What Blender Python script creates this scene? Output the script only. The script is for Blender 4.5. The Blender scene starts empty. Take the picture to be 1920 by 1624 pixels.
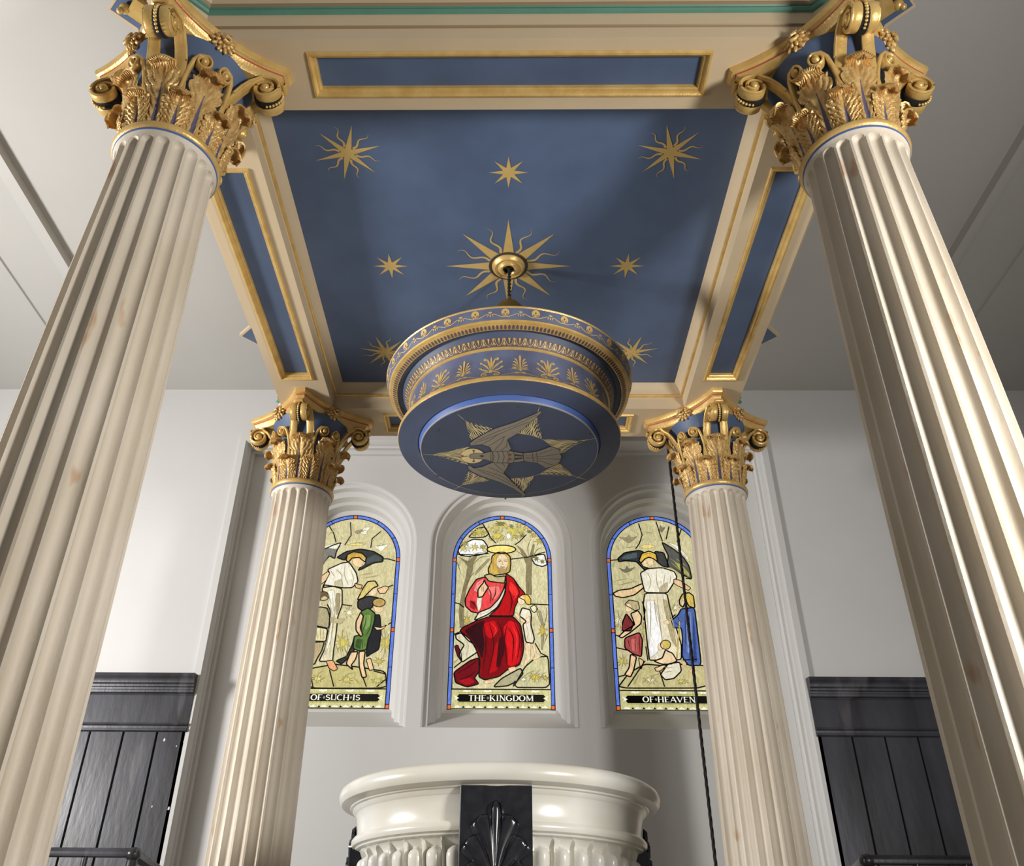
import bpy, bmesh, math, random
from mathutils import Vector, Matrix
random.seed(7)
sc = bpy.context.scene
COL = sc.collection
PI = math.pi
HC = 0.5                       # height of the camera above the floor

# ------------------------------------------------------------------ camera
TH, YAW, ROLL = 0.5714, -0.0175, -0.0115
def _ray(xc, yc, zc):
    cr, sr = math.cos(-ROLL), math.sin(-ROLL); xc, yc = xc*cr-yc*sr, xc*sr+yc*cr
    c, s = math.cos(TH), math.sin(TH)
    x, y, z = xc, zc*c-yc*s, zc*s+yc*c
    a, b = math.cos(-YAW), math.sin(-YAW)
    return Vector((x*a-y*b, x*b+y*a, z))
cam = bpy.data.cameras.new('camera')
camo = bpy.data.objects.new('camera', cam); COL.objects.link(camo)
R_, U_, F_ = _ray(1,0,0), _ray(0,1,0), _ray(0,0,1)
camo.matrix_world = Matrix(((R_.x,U_.x,-F_.x,0),(R_.y,U_.y,-F_.y,0),(R_.z,U_.z,-F_.z,HC),(0,0,0,1)))
cam.sensor_width = 36; cam.sensor_fit = 'HORIZONTAL'
cam.lens = 1635.76/1920*36
cam.shift_x = (960-928.6)/1920
cam.clip_start = 0.05
sc.camera = camo

# ------------------------------------------------------------------ light
world = bpy.data.worlds.new('World'); sc.world = world; world.use_nodes = True
bg = world.node_tree.nodes['Background']
bg.inputs[0].default_value = (0.95, 0.96, 1.0, 1); bg.inputs[1].default_value = 0.19
def area(name, loc, target, sx, sy, power, col, spread=180):
    l = bpy.data.lights.new(name, 'AREA'); l.shape = 'RECTANGLE'; l.size = sx; l.size_y = sy
    l.energy = power; l.color = col; l.spread = math.radians(spread)
    o = bpy.data.objects.new(name, l); COL.objects.link(o); o.location = loc
    d = Vector(target)-Vector(loc); o.rotation_euler = d.to_track_quat('-Z', 'Y').to_euler()
    return o
area('daylight_left', (-5.4, 2.4, HC+1.6), (.6, 4.6, HC+2.3), .8, .8, 215, (1.0, 0.98, 0.96), 150)
area('lamp_right', (2.7, .1, HC+.9), (-.6, 3.0, HC+2.0), .5, .9, 88, (1.0, 0.97, 0.93), 140)
sc.view_settings.view_transform = 'Standard'; sc.view_settings.look = 'None'
sc.view_settings.gamma = 1; sc.view_settings.use_curve_mapping = False
sc.view_settings.exposure = 0.17

# ------------------------------------------------------------------ materials
def lin(c): return tuple(((v/255)/12.92 if v/255 <= .04045 else ((v/255+.055)/1.055)**2.4) for v in c)
def mat(name, rgb, rough=.5, metal=0.0, var=0.0, vscale=6.0, rgb2=None, bump=0.0, bscale=60.0, stain=None, spec=.5, coat=0.0, stretch=None):
    m = bpy.data.materials.new(name); m.use_nodes = True
    nt = m.node_tree; b = nt.nodes['Principled BSDF']
    b.inputs['Roughness'].default_value = rough; b.inputs['Metallic'].default_value = metal
    b.inputs['Specular IOR Level'].default_value = spec; b.inputs['Coat Weight'].default_value = coat
    c1 = lin(rgb)
    b.inputs['Base Color'].default_value = (*c1, 1)
    tc = nt.nodes.new('ShaderNodeTexCoord'); mp = nt.nodes.new('ShaderNodeMapping')
    nt.links.new(tc.outputs['Object'], mp.inputs['Vector'])
    if stretch: mp.inputs['Scale'].default_value = stretch
    out = None
    if var > 0:
        n = nt.nodes.new('ShaderNodeTexNoise'); n.inputs['Scale'].default_value = vscale; n.inputs['Detail'].default_value = 6
        nt.links.new(mp.outputs[0], n.inputs['Vector'])
        r = nt.nodes.new('ShaderNodeValToRGB')
        c2 = lin(rgb2) if rgb2 else tuple(v*(1-var) for v in c1)
        r.color_ramp.elements[0].position = .35; r.color_ramp.elements[0].color = (*c2, 1)
        r.color_ramp.elements[1].position = .65; r.color_ramp.elements[1].color = (*c1, 1)
        nt.links.new(n.outputs['Fac'], r.inputs['Fac']); out = r.outputs['Color']
        if stain:
            n2 = nt.nodes.new('ShaderNodeTexNoise'); n2.inputs['Scale'].default_value = stain[1]; n2.inputs['Detail'].default_value = 3
            nt.links.new(mp.outputs[0], n2.inputs['Vector'])
            r2 = nt.nodes.new('ShaderNodeValToRGB'); r2.color_ramp.elements[0].position = stain[2]; r2.color_ramp.elements[1].position = stain[2]+.05
            r2.color_ramp.elements[0].color = (0,0,0,1); r2.color_ramp.elements[1].color = (stain[3],)*3+(1,)
            nt.links.new(n2.outputs['Fac'], r2.inputs['Fac'])
            mx = nt.nodes.new('ShaderNodeMixRGB'); mx.inputs['Color2'].default_value = (*lin(stain[0]), 1)
            nt.links.new(r2.outputs['Color'], mx.inputs['Fac']); nt.links.new(out, mx.inputs['Color1']); out = mx.outputs['Color']
        nt.links.new(out, b.inputs['Base Color'])
    if bump > 0:
        n = nt.nodes.new('ShaderNodeTexNoise'); n.inputs['Scale'].default_value = bscale; n.inputs['Detail'].default_value = 5
        nt.links.new(mp.outputs[0], n.inputs['Vector'])
        bp = nt.nodes.new('ShaderNodeBump'); bp.inputs['Strength'].default_value = bump; bp.inputs['Distance'].default_value = .01
        nt.links.new(n.outputs['Fac'], bp.inputs['Height']); nt.links.new(bp.outputs[0], b.inputs['Normal'])
    return m
M_STONE = mat('cream_stone', (208,198,182), .55, var=.1, vscale=5, rgb2=(194,182,162), bump=.12, bscale=90, stain=((176,128,84), 9, .68, .6), stretch=(1,1,.35))
M_CREAM = mat('cream_paint', (202,182,150), .6, var=.06, vscale=3)
M_LINE = mat('bronze_line', (140,118,84), .5)
M_GOLD = mat('gilding', (222,188,118), .36, metal=.35, var=.15, vscale=14, rgb2=(204,166,96), bump=.15, bscale=120)
M_LEAF = mat('aged_gilding', (222,188,124), .36, metal=.35, var=.2, vscale=30, rgb2=(194,154,94), bump=.25, bscale=160)
M_PALEGOLD = mat('pale_gold_paint', (208,176,108), .5, metal=.15, var=.08, vscale=20)
M_BLUE = mat('deep_blue_paint', (84,102,132), .5, var=.14, vscale=2.5, rgb2=(74,90,118))
M_BLUE2 = mat('bright_blue_paint', (74,102,168), .45, var=.1, vscale=6)
M_COVER = mat('cover_blue_paint', (72,82,108), .55, var=.15, vscale=5, rgb2=(66,76,98))
M_FRIEZE = mat('frieze_blue_paint', (100,110,140), .32, var=.12, vscale=9, rgb2=(88,92,116))
M_VEIN = mat('violet_vein_paint', (90,84,106), .5)
M_RED = mat('red_line_paint', (176,84,64), .5)
M_GREEN = mat('sea_green_paint', (84,132,114), .5, var=.1, vscale=8)
M_WALL = mat('white_plaster', (209,208,206), .7, var=.03, vscale=1.5, bump=.03, bscale=30)
M_CEIL = mat('white_ceiling_plaster', (188,186,182), .75, var=.04, vscale=1.0)
M_MARBLE = mat('ivory_marble', (226,225,219), .24, var=.1, vscale=3, rgb2=(216,211,197), coat=.12)
M_BLACKM = mat('black_marble', (28,28,32), .2, var=.2, vscale=30, rgb2=(40,40,44))
M_BLACK = mat('black_stained_wood', (62,62,70), .33, var=.35, vscale=5, rgb2=(38,37,40), bump=.1, bscale=30, stain=((104,100,104), 4, .6, .4), stretch=(1,1,.25))
M_DOVE = mat('dove_grey_paint', (150,142,126), .6, var=.08, vscale=30)
M_DARK = mat('dark_outline_paint', (66,58,50), .6)
M_RUST = mat('rust_red_paint', (140,74,52), .6)
M_IVORY = mat('ivory_gold_paint', (236,216,156), .5)
M_PURPLE = mat('plum_paint', (86,72,78), .5)
M_ROPE = mat('black_rope', (22,20,20), .8)
M_BRASS = mat('dull_brass', (120,96,52), .4, metal=.6)
M_LEAD = mat('lead_came', (20,18,16), .7, spec=.2)
M_FLOOR = mat('stone_floor', (150,144,134), .6, var=.2, vscale=2)
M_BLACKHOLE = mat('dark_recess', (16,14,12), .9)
def glass_mat(name, rgb, strength=1.0, var=.2, lo=None):
    m = bpy.data.materials.new(name); m.use_nodes = True; nt = m.node_tree; b = nt.nodes['Principled BSDF']
    c = lin(rgb)
    n = nt.nodes.new('ShaderNodeTexNoise'); n.inputs['Scale'].default_value = 22; n.inputs['Detail'].default_value = 9; n.inputs['Distortion'].default_value = 2.2; n.inputs['Roughness'].default_value = .65
    tc = nt.nodes.new('ShaderNodeTexCoord'); mp = nt.nodes.new('ShaderNodeMapping'); mp.inputs['Scale'].default_value = (1.5,1,.55)
    nt.links.new(tc.outputs['Object'], mp.inputs['Vector']); nt.links.new(mp.outputs[0], n.inputs['Vector'])
    r = nt.nodes.new('ShaderNodeValToRGB')
    r.color_ramp.elements[0].position = .3; r.color_ramp.elements[0].color = (*(lin(lo) if lo else [v*(1-var*2.2) for v in c]), 1)
    r.color_ramp.elements[1].position = .7; r.color_ramp.elements[1].color = (*[min(1, v*(1+var)) for v in c], 1)
    nt.links.new(n.outputs['Fac'], r.inputs['Fac'])
    nt.links.new(r.outputs['Color'], b.inputs['Emission Color']); b.inputs['Emission Strength'].default_value = strength
    b.inputs['Base Color'].default_value = (*[v*.25 for v in c], 1); b.inputs['Roughness'].default_value = .25
    return m

# ------------------------------------------------------------------ mesh helper
class MB:
    def __init__(s): s.v=[]; s.f=[]; s.m=[]; s.tf=None
    def add(s, vs, fs, m=0):
        k=len(s.v)
        s.v += [tuple(s.tf @ Vector(p)) for p in vs] if s.tf else [tuple(p) for p in vs]
        for f in fs: s.f.append(tuple(i+k for i in f)); s.m.append(m)
        return s
    def grid(s, rows, m=0, cu=False, cv=False, mf=None):
        nr=len(rows); nc=len(rows[0]); vs=[p for r in rows for p in r]; k=len(s.v)
        s.v += [tuple(s.tf @ Vector(p)) for p in vs] if s.tf else [tuple(p) for p in vs]
        for i in range(nr if cv else nr-1):
            for j in range(nc if cu else nc-1):
                a=i*nc+j; b=i*nc+(j+1)%nc; c=((i+1)%nr)*nc+(j+1)%nc; d=((i+1)%nr)*nc+j
                s.f.append((k+a,k+b,k+c,k+d)); s.m.append(mf(i,j) if mf else m)
        return s
    def lathe(s, prof, n=64, c=(0,0), m=0, mats=None):
        rows=[[(c[0]+r*math.cos(2*PI*j/n), c[1]+r*math.sin(2*PI*j/n), z) for j in range(n)] for r,z in prof]
        return s.grid(rows, m, cu=True, mf=(lambda i,j: mats[i]) if mats else None)
    def box(s, x0,x1,y0,y1,z0,z1, m=0):
        return s.add([(x0,y0,z0),(x1,y0,z0),(x1,y1,z0),(x0,y1,z0),(x0,y0,z1),(x1,y0,z1),(x1,y1,z1),(x0,y1,z1)],
            [(0,3,2,1),(4,5,6,7),(0,1,5,4),(1,2,6,5),(2,3,7,6),(3,0,4,7)], m)
    def prism(s, poly, d, m=0, place=None):
        """poly: 2-D points, extruded by vector d after place(x,y) puts them in space"""
        place = place or (lambda x,y:(x,y,0)); n=len(poly)
        a=[Vector(place(*p)) for p in poly]; b=[p+Vector(d) for p in a]
        return s.add(a+b, [tuple(range(n)), tuple(range(2*n-1,n-1,-1))]+[(i,(i+1)%n,n+(i+1)%n,n+i) for i in range(n)], m)
    def sweep(s, path, widths, wdir, thick, m=0, closed=False, taper=True):
        """rounded strip along path; wdir(i) gives the width direction"""
        n=len(path); rows=[]
        for i in range(n):
            p=Vector(path[i]); t=(Vector(path[min(i+1,n-1)])-Vector(path[max(i-1,0)])).normalized()
            w=Vector(wdir(i) if callable(wdir) else wdir).normalized(); nn=t.cross(w).normalized()
            hw=widths[i]/2 if isinstance(widths,(list,tuple)) else widths/2
            ht=(thick[i] if isinstance(thick,(list,tuple)) else thick)/2
            rows.append([tuple(p+w*(hw*a)+nn*(ht*b)) for a,b in ((-1,-.55),(-.8,-1),(.8,-1),(1,-.55),(1,.55),(.8,1),(-.8,1),(-1,.55))])
        s.grid(rows, m, cu=True)
        k=len(s.v)-8*n
        s.f.append(tuple(range(k,k+8))); s.m.append(m); s.f.append(tuple(range(k+8*(n-1),k+8*n))); s.m.append(m)
        return s
    def tube(s, path, r, n=8, m=0):
        rows=[]; N=len(path); up=Vector((0,0,1))
        for i in range(N):
            p=Vector(path[i]); t=(Vector(path[min(i+1,N-1)])-Vector(path[max(i-1,0)])).normalized()
            a=t.cross(up) if abs(t.dot(up))<.95 else t.cross(Vector((1,0,0))); a.normalize(); b=t.cross(a)
            rr=r[i] if isinstance(r,(list,tuple)) else r
            rows.append([tuple(p+a*(rr*math.cos(2*PI*j/n))+b*(rr*math.sin(2*PI*j/n))) for j in range(n)])
        s.grid(rows, m, cu=True); k=len(s.v)-n*N
        s.f.append(tuple(range(k,k+n))); s.m.append(m); s.f.append(tuple(range(k+n*(N-1),k+n*N))); s.m.append(m)
        return s
    def ball(s, c, rx, ry=None, rz=None, nu=10, nv=6, m=0, tf=None):
        ry=ry or rx; rz=rz or rx
        rows=[[Vector((rx*math.sin(PI*i/nv)*math.cos(2*PI*j/nu), ry*math.sin(PI*i/nv)*math.sin(2*PI*j/nu), rz*math.cos(PI*i/nv))) for j in range(nu)] for i in range(nv+1)]
        if tf: rows=[[tf@p for p in r] for r in rows]
        return s.grid([[p+Vector(c) for p in r] for r in rows], m, cu=True)
    def flat(s, pts, place, m=0, lift=0.0):
        """thin polygon placed through place(x,y,lift)"""
        return s.add([place(x,y,lift) for x,y in pts], [tuple(range(len(pts)))], m)
    def ribbon(s, pts, w, place, m=0, lift=0.0, closed=False):
        n=len(pts); rows=[]
        for i in range(n):
            x,y=pts[i]
            if closed: x0,y0=pts[i-1]; x1,y1=pts[(i+1)%n]
            else: x0,y0=pts[max(i-1,0)]; x1,y1=pts[min(i+1,n-1)]
            dx,dy=x1-x0,y1-y0; l=math.hypot(dx,dy) or 1; h=(w[i] if isinstance(w,(list,tuple)) else w)/2
            rows.append([place(x-dy/l*h, y+dx/l*h, lift), place(x+dy/l*h, y-dx/l*h, lift)])
        return s.grid(rows, m, cv=closed)
    def build(s, name, mats, parent=None, loc=(0,0,0), sharp=35, recalc=True):
        me=bpy.data.meshes.new(name); me.from_pydata(s.v, [], s.f)
        for m in (mats if isinstance(mats,(list,tuple)) else [mats]): me.materials.append(m)
        me.polygons.foreach_set('material_index', s.m)
        if recalc:
            b=bmesh.new(); b.from_mesh(me); bmesh.ops.recalc_face_normals(b, faces=b.faces); b.to_mesh(me); b.free()
        me.polygons.foreach_set('use_smooth', [True]*len(me.polygons)); me.set_sharp_from_angle(angle=math.radians(sharp)); me.update()
        o=bpy.data.objects.new(name, me); COL.objects.link(o); o.location=loc
        if parent: o.parent=parent
        return o
def thing(name, label, cat, loc=(0,0,0), group=None):
    o=bpy.data.objects.new(name, None); o.empty_display_size=.1; COL.objects.link(o); o.location=loc
    o['label']=label; o['category']=cat
    if group: o['group']=group
    return o
def tag(o, label, cat, group=None):
    o['label']=label; o['category']=cat
    if group: o['group']=group
    return o
def struct(o): o['kind']='structure'; return o
def arc(cx, cy, r, a0, a1, n): return [(cx+r*math.cos(math.radians(a0+(a1-a0)*i/n)), cy+r*math.sin(math.radians(a0+(a1-a0)*i/n))) for i in range(n+1)]
def pairs(q): return [(q[i], q[i+1]) for i in range(0, len(q), 2)]

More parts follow.
